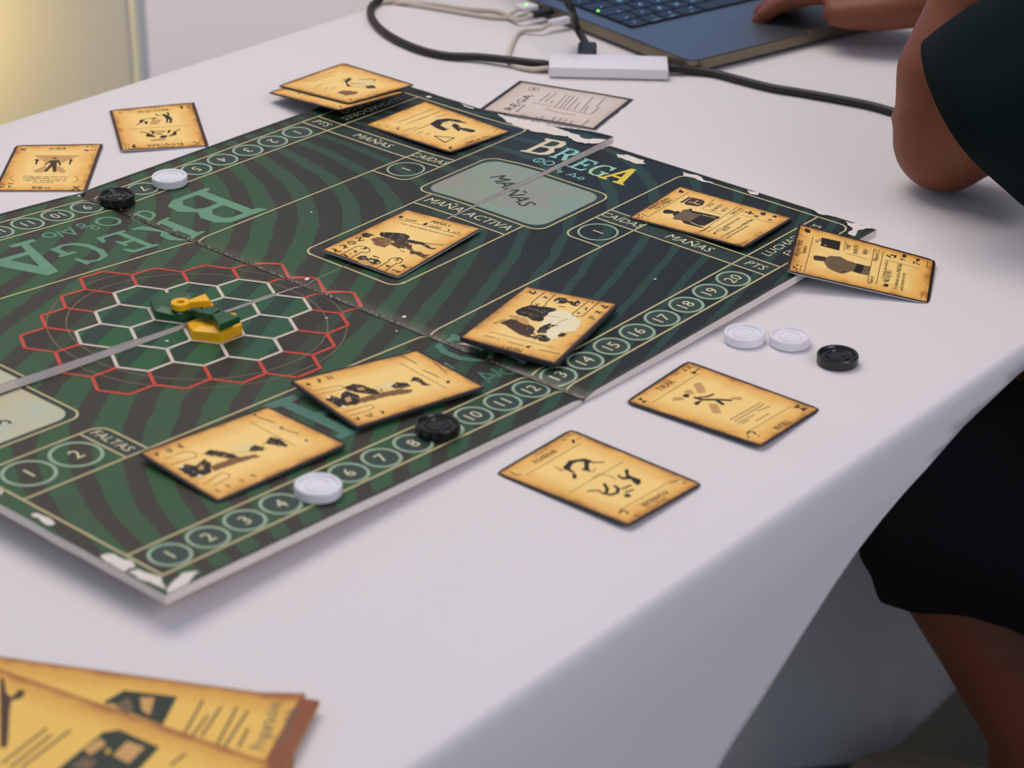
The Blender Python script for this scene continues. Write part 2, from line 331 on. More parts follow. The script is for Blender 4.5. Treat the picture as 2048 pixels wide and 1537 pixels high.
ART={
'c1':[('s','K',0.25,[(-31.3,-23.4),(-30.3,22.2)]),('s','K',0.25,[(28.7,-19.6),(30.2,22.5)]),('t','D','TIRAR',(-35.1,-9.3),(-34.8,5.1),4.2),('t','D','TIRAR',(36.3,6.2),(36.0,-8.6),4.2),('p','K',[(-40.1,-25.3),(-39.4,-21.9),(-36.9,-24.5)]),('p','K',[(-37.1,-24.3),(-34.7,-23.1),(-34.8,-27.4)]),('p','D',[(31.7,21.3),(31.7,27.1),(35.0,23.6)]),('p','D',[(34.7,23.7),(38.1,26.6),(38.4,21.0)]),('p','K',[(-35.7,20.6),(-34.0,20.9),(-33.8,23.1),(-31.6,21.1),(-32.2,19.1)]),('s','K',0.6,[(-40.8,20.8),(-38.1,19.3),(-37.4,20.7)]),('s','K',0.5,[(-40.0,25.4),(-37.6,23.6),(-37.8,26.5)]),('s','K',0.6,[(-33.5,21.7),(-33.5,27.2)]),('s','K',1,[(30.2,-23.5),(28.9,-19.5),(31.7,-18.9),(33.8,-20.5)]),('s','K',0.7,[(35.4,-21.8),(36.8,-20.7)]),('s','K',0.7,[(31.9,-24.6),(33.1,-27.0)]),('p','T',[(-25.6,9.1),(-24.2,13.5),(-18.5,9.6),(-15.1,5.4),(-17.6,1.6)]),('p','T',[(-25.6,-11.5),(-22.3,-7.9),(-19.4,-9.5),(-23.5,-14.8)]),('p','T',[(-6.2,-5.6),(-2.5,-2.5),(5.2,-9.9),(2.4,-13.8)]),('p','T',[(-1.1,9.3),(3.4,13.3),(5.4,10.7),(1.1,7.0)]),('p','T',[(-25.0,-1.5),(-23.8,2.7),(-19.1,0.4),(-21.5,-4.1)]),('c','K',(-21.0,-5.2),1.9),('s','K',1.9,[(-16.7,-4.0),(-11.5,-3.5),(-5.9,1.2),(1.5,6.3)]),('s','K',1.4,[(-14.9,-3.2),(-11.3,1.4),(-10.2,6.4)]),('s','K',2.1,[(-4.8,1.0),(1.0,-1.2)]),('p','K',[(-12.6,-10.1),(-12.7,-7.8),(-11.1,-4.1),(-10.1,-8.8),(-10.2,-11.3)]),('s','G',0.5,[(13.6,-14.5),(15.1,14.7)]),('s','G',0.5,[(16.4,-14.6),(17.5,14.3)]),('s','G',0.5,[(18.8,-15.1),(20.4,-0.6)]),('s','G',0.5,[(19.2,4.3),(21.5,14.4)]),('s','G',0.5,[(20.9,-15.1),(21.6,-7.8)]),('s','G',0.5,[(25.1,-6.7),(25.6,6.2)])],
'c2':[('s','K',0.25,[(-30.0,-22.6),(-30.1,21.9)]),('s','K',0.25,[(-0.7,-23.2),(-0.7,21.6)]),('s','K',0.25,[(30.2,-20.6),(30.2,24.1)]),('t','D','AGARRAR',(-33.9,-9.9),(-33.3,7.8),3.8),('s','D',0.4,[(-39.9,-3.3),(-39.6,6.0)]),('t','D','AGARRAR',(34.2,11.5),(33.8,-9.7),3.8),('s','D',0.4,[(39.6,5.6),(39.5,-3.2)]),('s','K',0.7,[(-39.2,-25.4),(-37.0,-25.0),(-34.6,-26.0),(-32.2,-23.8)]),('p','K',[(-35.8,21.3),(-35.3,23.3),(-33.2,21.4),(-32.4,19.1)]),('s','K',0.7,[(-39.8,18.5),(-38.3,20.6)]),('s','D',0.6,[(-40.7,22.2),(-39.2,27.3)]),('s','K',0.5,[(-34.5,24.0),(-33.5,27.1)]),('s','D',0.6,[(31.6,19.8),(32.3,25.2),(37.9,24.6)]),('p','L',[(32.9,22.6),(33.6,26.3),(36.3,23.9)]),('s','K',0.9,[(32.3,-23.6),(30.9,-20.1),(34.0,-19.8),(35.9,-21.3)]),('s','D',0.6,[(39.6,-21.3),(39.7,-18.8)]),('p','T',[(-25.6,-5.8),(-18.6,-5.8),(-18.0,-8.3)]),('p','K',[(-21.0,-3.2),(-21.2,-1.2),(-22.8,3.5),(-21.3,5.6),(-17.9,10.9),(-14.4,11.0),(-12.7,10.2),(-13.2,8.2),(-16.1,7.9),(-18.6,5.7),(-19.2,2.1),(-16.9,-2.7),(-13.9,-3.8),(-16.3,-5.2),(-19.0,-5.3)]),('s','K',1.0,[(-15.6,10.7),(-11.7,10.3),(-7.8,14.6)]),('p','K',[(-12.5,-6.5),(-10.8,-5.0),(-7.7,-8.4),(-8.3,-10.5)]),('s','K',1.4,[(-15.4,-4.5),(-12.4,-4.8)]),('p','K',[(-16.1,7.9),(-13.7,9.3),(-11.1,5.5),(-7.2,2.0),(-9.5,0.8),(-12.0,0.1),(-11.7,2.7)]),('s','M',0.4,[(-7.7,0.8),(-5.6,2.6),(-7.3,6.5)]),('s','M',0.4,[(-1.7,-3.2),(-1.7,3.0),(3.9,4.9),(8.9,3.1)]),('p','K',[(5.0,15.1),(6.7,16.6),(10.3,12.1),(12.7,11.8),(17.7,12.3),(20.1,9.8),(20.7,6.4),(17.1,7.2),(14.1,9.2),(12.4,7.7),(11.3,6.0),(7.0,6.8),(5.8,8.8),(9.8,7.8),(10.4,9.8)]),('s','K',1.1,[(5.1,-15.7),(9.2,-11.4),(13.9,-12.8)]),('s','K',1.8,[(6.5,-3.7),(11.4,-7.1),(14.1,-11.8),(16.8,-11.1),(17.8,-7.0),(15.3,-3.0),(11.8,-2.2)]),('c','K',(23.5,-6.0),1.8),('s','K',1.2,[(16.9,-2.3),(18.1,4.2)]),('s','K',1.2,[(20.4,-4.0),(22.0,1.3)])],
'c3':[('p','D',[(-42.1,29.1),(-44.5,31.4),(43.7,30.8),(45.4,28.3)]),('p','D',[(-43.8,-31.2),(-42.0,-29.3),(42.1,-29.4),(43.0,-31.1)]),('t','K','BLOQUEAR',(35.1,13.5),(34.8,-12.0),4.2),('t','D','ATACAR',(40.6,6.2),(40.6,-4.9),2.6),('t','D','ESQUIVAR',(-32.1,-11.3),(-31.6,11.7),4),('s','D',0.8,[(-37.5,-25.5),(-34.5,-23.2)]),('p','K',[(-38.3,19.6),(-38.0,22.6),(-31.2,20.7),(-34.7,20.3)]),('s','D',0.6,[(-38.9,25.3),(-33.4,25.0)]),('s','D',0.6,[(-39.6,27.0),(-31.9,26.3)]),('s','K',0.8,[(32.4,-27.0),(33.3,-26.4)]),('s','K',0.8,[(32.4,-24.8),(33.6,-24.1)]),('s','K',0.8,[(38.0,-27.2),(39.2,-26.5)]),('s','K',0.8,[(38.3,-25.1),(39.5,-24.3)]),('p','K',[(31.8,-20.3),(34.1,-19.7),(35.7,-20.4),(40.3,-19.1),(38.7,-22.4),(35.9,-22.3)]),('s','D',0.6,[(33.6,20.7),(36.6,22.9),(35.1,26.2)]),('s','K',0.6,[(40.6,21.3),(37.9,24.1),(40.8,25.6)]),('s','M',0.3,[(0.9,-21.4),(1.3,22.6)]),('p','T',[(-15.6,-2.8),(-14.0,4.0),(-5.9,0.1),(-6.0,-5.4)]),('s','K',0.9,[(-7.5,-15.2),(-11.2,-11.2)]),('p','K',[(-16.6,-11.9),(-18.2,-6.5),(-15.8,-8.7),(-11.5,-10.0),(-10.9,-12.1)]),('p','K',[(-13.5,-8.6),(-11.8,-6.0),(-7.5,-7.4),(-7.8,-8.8)]),('s','M',0.7,[(-18.2,-6.5),(-18.4,-2.5)]),('p','K',[(-17.9,-2.8),(-19.5,-0.1),(-17.1,0.7),(-16.5,-2.7)]),('s','D',0.9,[(-27.2,1.0),(-23.7,1.6),(-22.0,3.7)]),('p','K',[(-24.0,4.7),(-25.2,6.8),(-22.5,8.8),(-18.0,11.0),(-12.2,11.6),(-6.9,10.5),(-5.2,8.4),(-11.6,9.7),(-15.1,9.1),(-8.6,8.0),(-6.2,6.2),(-14.3,7.5),(-20.2,6.6)]),('s','K',1.4,[(-21.7,9.5),(-25.4,10.4),(-28.0,9.2)]),('p','T',[(6.4,-8.7),(8.5,4.7),(12.5,2.7),(10.2,-3.2)]),('p','T',[(24.9,-8.3),(23.6,3.0),(27.7,1.8),(27.7,-8.2)]),('s','K',1,[(7.0,-13.9),(12.8,-7.4)]),('p','K',[(7.8,-6.9),(7.7,-4.9),(11.8,-3.6),(14.8,-5.6),(14.0,-6.7),(11.0,-5.2)]),('p','K',[(13.4,-10.0),(13.2,-8.2),(18.4,-4.1),(20.5,-4.7),(18.3,-10.5)]),('p','K',[(20.6,-1.2),(18.3,1.3),(18.9,4.7),(22.0,3.6),(23.4,0.8),(22.3,-1.2)]),('p','K',[(12.9,4.8),(8.3,6.6),(8.1,8.5),(11.2,7.0),(13.9,7.1)]),('p','K',[(20.1,5.1),(16.9,8.3),(12.7,9.5),(12.0,11.4),(18.0,11.3),(20.9,6.3)]),('s','K',1,[(11.9,10.7),(7.8,14.9)]),('s','D',0.5,[(11.9,-3.2),(15.5,0.9)]),('s','D',0.5,[(14.7,-3.1),(16.7,1.5)])],
'c4':[('p','D',[(43.8,-28.4),(42.7,-30.9),(-40.9,-31.6),(-44.6,-29.4)]),('t','K','SUBIR',(-36.3,-6.5),(-34.7,6.7),4.3),('t','K','SUBIR',(33.6,6.0),(33.7,-6.2),3.8),('s','K',1,[(-35.1,-21.3),(-41.8,-26.5)]),('s','K',1,[(-41.8,-21.4),(-34.7,-25.5)]),('s','K',0.9,[(38.2,26.8),(32.1,22.1)]),('s','K',0.9,[(32.8,25.9),(38.0,22.0)]),('p','K',[(31.1,-18.7),(33.2,-19.5),(31.5,-22.5),(30.2,-22.2)]),('s','K',0.8,[(39.5,-19.9),(37.5,-20.8)]),('s','K',0.8,[(38.8,-23.7),(36.9,-24.6)]),('s','K',0.8,[(38.7,-25.8),(36.8,-26.6)]),('s','K',0.8,[(33.2,-23.6),(31.3,-24.4)]),('s','K',0.8,[(33.2,-25.8),(31.2,-26.6)]),('s','K',0.8,[(-30.0,28.1),(-31.7,27.3)]),('s','K',0.8,[(-30.5,26.2),(-32.2,25.3)]),('s','K',0.8,[(-35.1,26.1),(-36.9,25.2)]),('s','K',0.8,[(-34.8,28.0),(-36.6,27.1)]),('s','K',0.9,[(-30.0,23.7),(-30.5,19.9)]),('s','K',0.8,[(-33.9,22.6),(-35.4,21.2),(-37.3,21.8)]),('p','T',[(23.4,14.6),(21.9,-17.1),(13.9,-10.5),(9.8,-8.2),(8.9,-6.5),(14.1,-3.1),(13.2,0.9),(9.7,4.8),(16.5,9.3)]),('p','T',[(-6.9,10.6),(3.0,3.7),(1.0,2.3),(-8.0,3.4),(-9.5,7.2)]),('p','T',[(3.9,-4.3),(-1.3,-8.7),(-8.3,-12.4),(-10.8,-9.4),(-5.2,-5.7)]),('p','K',[(16.8,0.9),(18.8,0.5),(19.5,-1.5),(18.4,-3.2),(16.1,-3.3),(15.4,-1.4),(15.7,0.3)]),('p','D',[(12.7,1.4),(13.2,-3.9),(10.9,-5.2),(4.3,-7.2),(3.3,-6.2),(10.0,-3.7),(6.9,-3.6),(-8.7,-5.9),(-8.7,-3.5),(1.9,-1.1),(-8.1,0.8),(-8.0,3.1),(6.0,0.7),(9.6,1.4),(3.6,4.2),(4.6,4.9),(11.2,2.4)]),('p','D',[(14.0,13.2),(16.1,11.5),(13.4,8.8),(13.4,10.1),(11.4,9.9),(5.2,10.2),(6.3,11.2),(13.0,11.7)]),('p','D',[(12.3,-10.9),(15.3,-12.5),(11.2,-14.6),(12.2,-13.3),(4.6,-13.3),(5.7,-12.1),(12.3,-11.8)]),('s','M',0.3,[(-16.3,-19.7),(-23.7,-23.2),(-28.9,-20.1)]),('s','M',0.3,[(-15.7,22.5),(-18.7,24.4),(-26.1,20.3)]),('t','D','Puedes usar esta carta como',(-17.6,15.3),(-19.0,-14.8),2.1),('t','D','COMBINACIÓN o antes de',(-21.0,15.1),(-22.9,-15.3),2.1),('t','D','jugarla, tumbando al',(-24.3,14.5),(-26.5,-14.5),2.1),('t','D','luchador',(-28.2,6.9),(-29.3,-7.2),1.9)],
'c7':[('t','K','Antonio Pérez',(-38.5,-10.4),(-38.5,10.5),4.4),('t','K','Tanano',(-35.2,-5.7),(-35.1,4.8),3),('s','K',0.3,[(-33.1,-26.8),(-33.0,19.0)]),('s','K',0.3,[(-12.8,10.5),(-12.8,24.9)]),('s','K',0.25,[(-10.8,9.0),(2.8,7.8)]),('s','K',0.35,[(5.4,24.0),(5.3,-21.6)]),('s','K',0.35,[(11.1,23.5),(10.8,-21.9)]),('s','M',0.25,[(12.3,13.0),(33.3,13.6)]),('c','K',(-39.7,-24.0),0.9),('c','K',(-38.1,-20.8),0.7),('c','K',(-38.0,-25.7),0.7),('c','K',(-35.8,-21.5),0.6),('c','K',(-35.8,-24.9),0.6),('p','K',[(-39.2,23.3),(-38.9,26.5),(-37.3,26.4),(-35.4,25.1),(-35.6,22.6),(-37.3,21.9),(-38.4,22.7)]),('p','K',[(-27.9,20.5),(-15.8,21.6),(-15.5,9.9),(-27.7,10.0),(-27.0,13.5),(-27.8,17.1)]),('p','D',[(-22.4,19.2),(-16.1,19.9),(-16.1,10.7),(-22.0,11.3)]),('s','M',0.6,[(-31.2,14.0),(-29.8,12.9),(-30.6,16.4),(-29.0,13.8),(-28.8,18.0),(-27.6,15.2)]),('p','L',[(-25.1,12.6),(-23.8,12.8),(-24.2,10.8)]),('s','M',0.4,[(-26.2,17.0),(-23.1,17.3)]),('s','M',0.4,[(-24.1,18.7),(-23.9,12.2)]),('p','T',[(-20.9,16.0),(-19.8,16.2),(-19.2,14.5),(-20.1,14.5)]),('p','D',[(-29.9,-6.2),(-29.3,-4.0),(-27.6,-3.4),(-22.8,-2.7),(-21.8,-3.7),(-22.2,-8.8),(-23.1,-8.3),(-28.3,-9.7),(-29.6,-8.4)]),('p','G',[(-23.1,-8.3),(-21.9,-2.7),(-20.0,0.3),(-13.9,2.3),(-9.4,-0.4),(-6.2,-0.6),(-3.3,-1.6),(-3.3,-5.7),(-4.6,-11.5),(-7.2,-14.3),(-9.6,-17.6),(-12.2,-18.4),(-16.0,-17.4),(-19.7,-15.4),(-21.9,-11.6)]),('p','D',[(-12.2,-18.4),(-10.4,-14.5),(-6.8,-13.6),(-11.3,-18.5)]),('p','D',[(-17.3,-8.2),(-15.9,-9.4),(-15.1,-12.0),(-16.6,-10.8)]),('p','K',[(-3.3,-1.1),(1.4,-1.2),(1.1,-7.5),(0.2,-13.0),(-4.6,-12.5),(-3.3,-5.7)]),('p','G',[(1.4,-1.2),(5.2,-0.7),(4.9,-12.7),(0.2,-13.0),(1.1,-7.5)]),('t','K','1987',(-9.2,14.0),(-9.0,20.9),3),('t','K','ROBUSTO',(-4.1,11.1),(-4.1,23.2),3),('t','K','BAJO',(1.5,13.6),(1.8,20.4),3),('t','K','Mazacón C.C.',(8.7,8.1),(8.9,24.9),2.9),('t','K','Puesto A',(8.1,-22.7),(9.0,-13.1),2.8),('s','K',1.1,[(13.5,20.0),(16.4,17.9)]),('s','K',1.1,[(15.6,21.2),(19.1,22.1),(18.6,19.1)]),('t','K','9',(25.6,17.9),(25.7,20.7),3.8),('t','K','7',(34.5,17.4),(34.6,20.9),4.2),('p','D',[(22.8,24.1),(23.7,27.9),(25.6,26.8),(25.6,23.6),(23.7,22.5)]),('p','D',[(31.7,23.6),(32.5,26.3),(34.1,26.1),(33.6,23.0),(32.3,21.8)]),('t','K','Si comienza una ronda de',(15.0,-12.7),(15.3,12.5),2.2),('t','K','BLOQUEO',(18.1,-14.4),(18.7,0.8),3.2),('t','K','+2',(17.2,-17.3),(17.2,-13.8),2.8),('p','K',[(14.7,-22.0),(16.1,-18.3),(18.1,-18.4),(17.9,-21.5),(16.4,-21.7)]),('t','K','Si el adversario usa tu MAESTRÍA',(23.5,-22.8),(24.0,13.0),2.5),('t','K','puedes descartar una carta',(27.1,-22.5),(27.0,1.8),2.3),('s','D',0.3,[(39.0,15.6),(39.1,27.7)]),('s','D',0.3,[(38.6,-26.2),(39.0,-18.7)])],
'c6':[('s','K',0.3,[(-33.3,-24.6),(-32.9,25.5)]),('s','K',0.3,[(-11.5,8.7),(-13.0,26.0)]),('s','K',0.25,[(-11.3,7.9),(3.7,7.6)]),('s','K',0.3,[(7.6,-23.2),(5.7,24.4)]),('s','K',0.3,[(11.7,-23.0),(11.7,22.7)]),('s','M',0.25,[(15.2,14.1),(36.7,14.5)]),('t','K','Andrés Lozano',(-38.3,-11.8),(-37.5,10.2),4.2),('t','K','Pollo de Máguez',(-35.0,-9.1),(-34.8,8.4),3),('c','K',(-40.0,-23.5),0.8),('c','K',(-38.3,-26.4),0.7),('c','K',(-36.4,-25.1),0.6),('c','K',(-38.2,-21.4),0.6),('c','K',(-35.7,-22.1),0.6),('p','K',[(-38.6,21.2),(-39.5,24.7),(-40.2,26.9),(-38.3,24.7),(-36.3,24.6),(-36.6,26.0),(-35.4,22.0),(-36.8,21.8)]),('p','D',[(-26.2,8.9),(-26.4,19.5),(-18.8,20.1),(-15.7,18.1),(-14.2,12.6),(-16.0,9.3),(-23.7,7.4)]),('s','L',0.9,[(-24.5,11.8),(-22.4,12.5),(-19.9,12.6),(-17.6,11.8),(-16.2,12.8)]),('s','L',0.6,[(-20.7,12.9),(-20.7,17.9)]),('p','D',[(-29.0,8.5),(-28.6,19.6),(-27.0,19.0),(-27.3,8.1)]),('p','K',[(-29.6,-11.1),(-30.5,-7.6),(-28.7,-5.9),(-24.5,-5.7),(-22.6,-9.4),(-24.5,-10.8),(-27.9,-12.4)]),('p','K',[(-24.3,-8.1),(-22.3,-4.2),(-18.8,-5.8),(-18.4,-10.6),(-20.6,-12.2)]),('p','G',[(-17.9,-17.1),(-20.1,-11.9),(-19.6,-5.6),(-20.4,-1.1),(-17.1,3.8),(-14.5,0.6),(-7.4,0.6),(-7.0,-4.3),(-6.3,-14.8),(-11.8,-15.3)]),('p','D',[(-18.3,-14.8),(-8.3,-0.1),(-7.0,-4.3),(-12.1,-14.7)]),('p','K',[(-18.0,2.3),(-16.8,3.9),(-13.4,-1.2),(-15.2,-0.8)]),('p','K',[(-15.0,1.0),(-7.7,2.1),(0.3,2.7),(5.4,2.9),(5.9,-1.1),(2.1,-1.2),(-5.9,-0.9),(-13.0,-1.8)]),('p','K',[(-12.2,-15.6),(-6.7,-15.1),(-0.0,-15.6),(5.4,-17.0),(5.2,-18.8),(-1.2,-18.9),(-8.3,-18.8)]),('p','K',[(-6.7,-14.2),(-6.7,-0.6),(1.7,-0.6),(5.4,-2.3),(4.7,-14.8),(0.3,-16.2)]),('s','L',0.7,[(-5.9,-0.9),(0.9,-0.3),(3.1,0.3)]),('s','L',0.7,[(-5.5,-15.1),(0.7,-16.8),(4.1,-17.0)]),('t','K','1919',(-8.5,12.9),(-8.2,19.4),3),('t','K','ROBUSTO',(-2.8,9.3),(-2.8,21.1),2.9),('t','K','ALTO',(2.9,11.6),(2.6,18.8),2.9),('t','K','Santa Cruz',(9.9,11.2),(10.0,23.6),2.9),('t','K','Puesto A',(8.9,-24.0),(9.9,-14.3),2.8),('s','K',1.1,[(13.8,19.9),(20.3,20.3)]),('s','K',1.1,[(18.1,17.9),(16.5,23.1)]),('t','K','8',(25.1,16.4),(25.2,19.5),3.6),('t','K','9',(35.6,16.4),(35.6,19.8),3.6),('p','D',[(23.5,22.6),(22.8,25.8),(25.4,27.0),(27.1,23.4),(26.1,21.8)]),('p','D',[(32.1,23.5),(31.7,26.3),(33.9,26.5),(35.0,23.8)]),('t','K','+2',(17.3,-18.6),(17.3,-15.1),2.8),('t','K','Si comienza una ronda',(16.8,-13.7),(17.1,9.0),2.3),('t','K','ALTA',(20.2,-14.8),(20.2,-7.2),3.2),('t','K','Si el adversario usa su MAESTRÍA,',(24.2,-24.4),(25.5,12.2),2.4),('t','K','puedes descartar una carta',(27.5,-24.2),(28.0,1.4),2.3),('p','K',[(15.7,-22.0),(15.9,-20.1),(17.5,-21.6),(17.4,-23.1)]),('s','D',0.3,[(39.0,-29.0),(39.7,-17.9)])],
'c5':[('t','K','MAÑA 6',(-33.2,-3.5),(-34.1,11.0),4.2),('t','K','AGARRE',(-27.4,-19.7),(-28.6,-11.4),2.6),('t','K','CADERA',(-27.3,-0.7),(-28.1,8.4),2.6),('t','K','ALTA',(-27.5,18.5),(-28.7,23.4),2.6),('t','K','Como cuando adelantas la pierna y no puedes',(-20.6,-18.3),(-22.4,22.9),2.1),('s','K',0.3,[(-26.3,-24.8),(-27.3,26.3)]),('p','K',[(-29.3,-26.4),(-31.9,-26.4),(-30.8,-22.8),(-28.2,-23.5)]),('p','K',[(-27.8,-5.5),(-31.4,-5.2),(-31.2,-3.5),(-27.7,-2.9)]),('p','K',[(-29.1,13.7),(-31.6,13.3),(-29.3,15.3),(-27.6,15.0)]),('p','K',[(9.4,-26.2),(6.1,-26.8),(4.3,-24.4),(4.6,-19.0),(6.7,-20.0),(9.0,-19.4),(11.1,-22.3)]),('s','K',0.9,[(16.1,-25.3),(12.2,-23.7),(17.6,-21.2),(14.4,-19.4)]),('r','K',(22.7,-22.8),2.4,0.7),('s','K',0.6,[(23.2,-25.2),(22.3,-20.4)]),('s','K',0.8,[(31.3,-25.4),(28.0,-23.4),(32.7,-20.9),(30.0,-20.3),(29.2,-25.0)]),('s','K',0.8,[(38.1,-26.7),(37.2,-22.5)]),('s','K',0.8,[(39.6,-20.9),(36.6,-19.5)]),('s','K',0.8,[(38.7,-24.1),(38.4,-19.7)]),('s','K',0.8,[(36.6,-24.6),(40.8,-21.3)]),('s','K',0.5,[(41.9,-16.3),(25.7,-16.9),(23.2,-15.4),(22.0,-11.9),(23.2,-7.8),(26.4,-5.4),(29.2,-7.0),(30.0,-9.2),(42.4,-8.6)]),('t','K','3',(25.9,-13.3),(26.0,-9.4),3.8),('s','K',0.7,[(40.7,-14.8),(40.3,-11.0)]),('s','K',0.7,[(39.1,-14.8),(41.7,-10.8)]),('s','K',0.7,[(31.4,-14.4),(31.4,-11.0)]),('s','K',0.7,[(33.3,-11.5),(29.9,-13.5)]),('c','K',(36.0,-12.8),0.5),('p','T',[(43.3,-0.8),(38.1,-2.0),(36.4,2.3),(40.2,9.1),(43.1,5.4)]),('p','K',[(38.3,-5.4),(34.7,-6.1),(32.6,-4.0),(33.1,-0.6),(32.9,2.8),(31.8,5.3),(33.3,9.4),(37.3,10.0),(39.2,7.5),(39.1,4.7),(36.9,1.6),(36.6,-1.1),(40.0,-2.4)]),('p','W',[(34.1,-1.9),(32.2,-0.4),(35.0,1.1)]),('p','W',[(36.3,7.4),(33.9,8.6),(36.7,9.9)]),('p','L',[(36.3,1.5),(34.6,3.6),(36.2,5.6),(37.5,3.3)]),('s','K',0.8,[(29.5,4.8),(29.5,0.5)]),('p','K',[(29.8,-0.3),(28.3,0.6),(30.3,1.6)]),('s','K',0.5,[(42.1,12.4),(29.4,12.4),(27.6,10.9),(24.0,11.4),(21.4,14.8),(22.7,18.2),(27.2,19.3),(28.9,18.0),(42.0,19.1)]),('t','K','5',(26.3,13.6),(26.1,16.8),3.8),('s','K',0.7,[(35.5,14.3),(34.2,17.0),(36.5,16.8),(34.4,14.8)]),('s','K',0.8,[(37.4,21.2),(36.9,24.7)]),('s','K',0.8,[(38.9,25.7),(36.1,26.7)]),('s','K',0.8,[(37.2,22.4),(37.1,26.2)]),('s','K',0.9,[(29.8,21.7),(28.7,26.0)]),('s','K',0.9,[(27.8,22.4),(31.1,26.3)]),('s','K',0.9,[(30.1,22.3),(28.1,23.0)]),('p','M',[(10.6,-16.6),(5.4,-15.7),(3.7,-10.9),(3.4,-4.5),(8.8,-2.3),(14.4,-2.8),(15.0,-8.2),(14.2,-11.9)]),('p','K',[(0.6,-18.1),(-2.4,-18.3),(-4.6,-14.8),(-6.8,-10.5),(-9.1,-4.8),(-8.1,-1.1),(-6.1,1.2),(-3.9,0.7),(0.5,1.9),(4.8,3.1),(7.9,1.3),(4.2,-3.1),(2.8,-7.2),(3.1,-11.4),(3.2,-15.2)]),('p','D',[(8.8,-2.3),(2.4,-3.1),(-4.1,-1.6),(-2.7,3.8),(2.1,6.7),(7.8,8.3),(10.6,5.6),(10.0,0.8)]),('p','K',[(-2.8,1.5),(-3.7,5.1),(-4.8,12.6),(-1.3,22.6),(-3.6,24.6),(-0.6,24.4),(0.0,20.9),(-2.0,13.4),(0.4,6.8)]),('s','D',0.5,[(-3.4,9.5),(-9.0,25.2)]),('p','D',[(3.1,5.4),(2.2,8.9),(8.2,14.4),(7.8,19.2),(8.7,24.4),(7.1,26.6),(12.8,26.2),(11.4,19.8),(13.1,16.5),(8.1,12.3),(8.5,9.5)]),('s','D',0.4,[(7.3,-17.1),(12.7,-14.7)]),('s','D',0.5,[(15.6,-11.4),(15.7,-6.9),(14.6,-2.0)]),('s','M',0.5,[(12.9,8.1),(13.0,12.3)]),('s','T',0.4,[(9.7,-10.5),(3.3,-6.8)]),('s','L',0.4,[(12.3,-4.6),(4.9,-4.0)])],
'c8':[('t','K','Fuego del Camba',(38.5,13.2),(36.7,-9.5),4),('s','K',0.25,[(31.6,-6.0),(32.6,5.7)]),('s','D',0.5,[(-28.0,-12.3),(-27.8,24.6)]),('s','D',0.5,[(-21.1,-9.4),(-20.5,12.4)]),('s','D',0.5,[(-20.4,1.2),(-20.6,23.5)]),('s','D',0.5,[(-12.7,-22.1),(-10.7,-10.0)]),('s','D',0.5,[(-7.3,-17.3),(-7.8,6.0)]),('s','D',0.5,[(-0.5,-19.8),(-1.1,-13.4)]),('s','D',0.5,[(4.8,-16.8),(4.7,-11.5)]),('s','D',0.5,[(-14.7,12.8),(-13.1,23.3)]),('s','K',0.9,[(11.4,-14.3),(26.3,-18.8),(24.7,-7.6),(11.4,-14.3)]),('s','K',0.8,[(-21.0,-21.1),(-16.7,-22.4),(-21.4,-18.1)]),('p','L',[(-0.8,4.0),(-3.3,10.2),(-0.3,14.6),(6.6,14.1),(8.0,5.3),(9.5,1.5)]),('p','K',[(-8.2,0.7),(-10.7,10.0),(-6.6,17.0),(0.3,20.1),(10.9,19.7),(3.9,16.7),(-1.8,14.8),(-3.9,9.6),(0.1,3.2),(9.5,1.5),(8.6,-2.8),(0.1,-1.9)]),('p','K',[(5.1,9.4),(4.4,13.8),(14.0,10.7),(23.4,14.1),(26.6,11.8),(24.5,8.2),(16.1,7.5),(17.6,3.6),(10.9,6.2)]),('p','K',[(37.0,-25.9),(34.4,-20.8),(40.1,-25.0)]),('c','K',(35.7,21.8),0.6),('c','K',(39.7,23.7),0.6),('c','K',(33.6,26.1),0.6),('s','D',0.5,[(-36.5,-25.1),(-34.1,-24.5)]),('s','D',0.5,[(-28.3,-24.3),(-27.5,-21.9)])],
'c10':[('s','G',0.5,[(-40.1,-17.9),(-40.1,6.3)]),('s','G',0.5,[(-33.3,-15.1),(-32.4,14.7)]),('s','G',0.5,[(-28.0,-13.5),(-26.7,10.2)]),('s','G',0.5,[(-13.2,-18.6),(-15.4,-10.6)]),('s','G',0.5,[(-2.6,-17.4),(-4.9,-13.0)]),('s','G',0.5,[(1.6,-14.6),(0.5,-9.4)]),('s','K',0.8,[(-10.0,4.0),(-9.4,11.5)]),('p','L',[(5.5,1.5),(-0.9,11.9),(10.2,19.4),(23.0,9.5),(12.6,-1.4)]),('p','K',[(-7.2,4.2),(-9.4,11.5),(-6.1,10.2),(-1.7,2.3),(8.7,-2.0),(12.6,-1.4),(6.6,-3.4)]),('s','K',0.7,[(-0.9,11.9),(8.9,20.3),(13.8,16.4)]),('s','K',0.7,[(2.0,3.0),(13.1,8.5)]),('p','K',[(16.4,5.1),(20.8,9.9),(28.1,7.1),(23.1,2.6)]),('p','M',[(12.3,-17.4),(12.8,-11.1),(24.5,-7.2),(28.3,-13.0),(24.3,-18.6)]),('p','K',[(36.1,-25.0),(35.7,-22.2),(39.9,-24.7)]),('s','M',0.4,[(41.4,-21.4),(36.2,2.6)])],
'c9':[('p','K',[(36.2,-25.2),(35.4,-22.2),(39.3,-23.9)]),('s','D',0.8,[(16.3,-17.4),(23.3,-16.8)]),('s','K',0.6,[(-22.2,-19.2),(-18.3,-20.5),(-21.6,-16.7)]),('s','M',0.3,[(-14.5,-19.9),(12.5,-15.8)])],
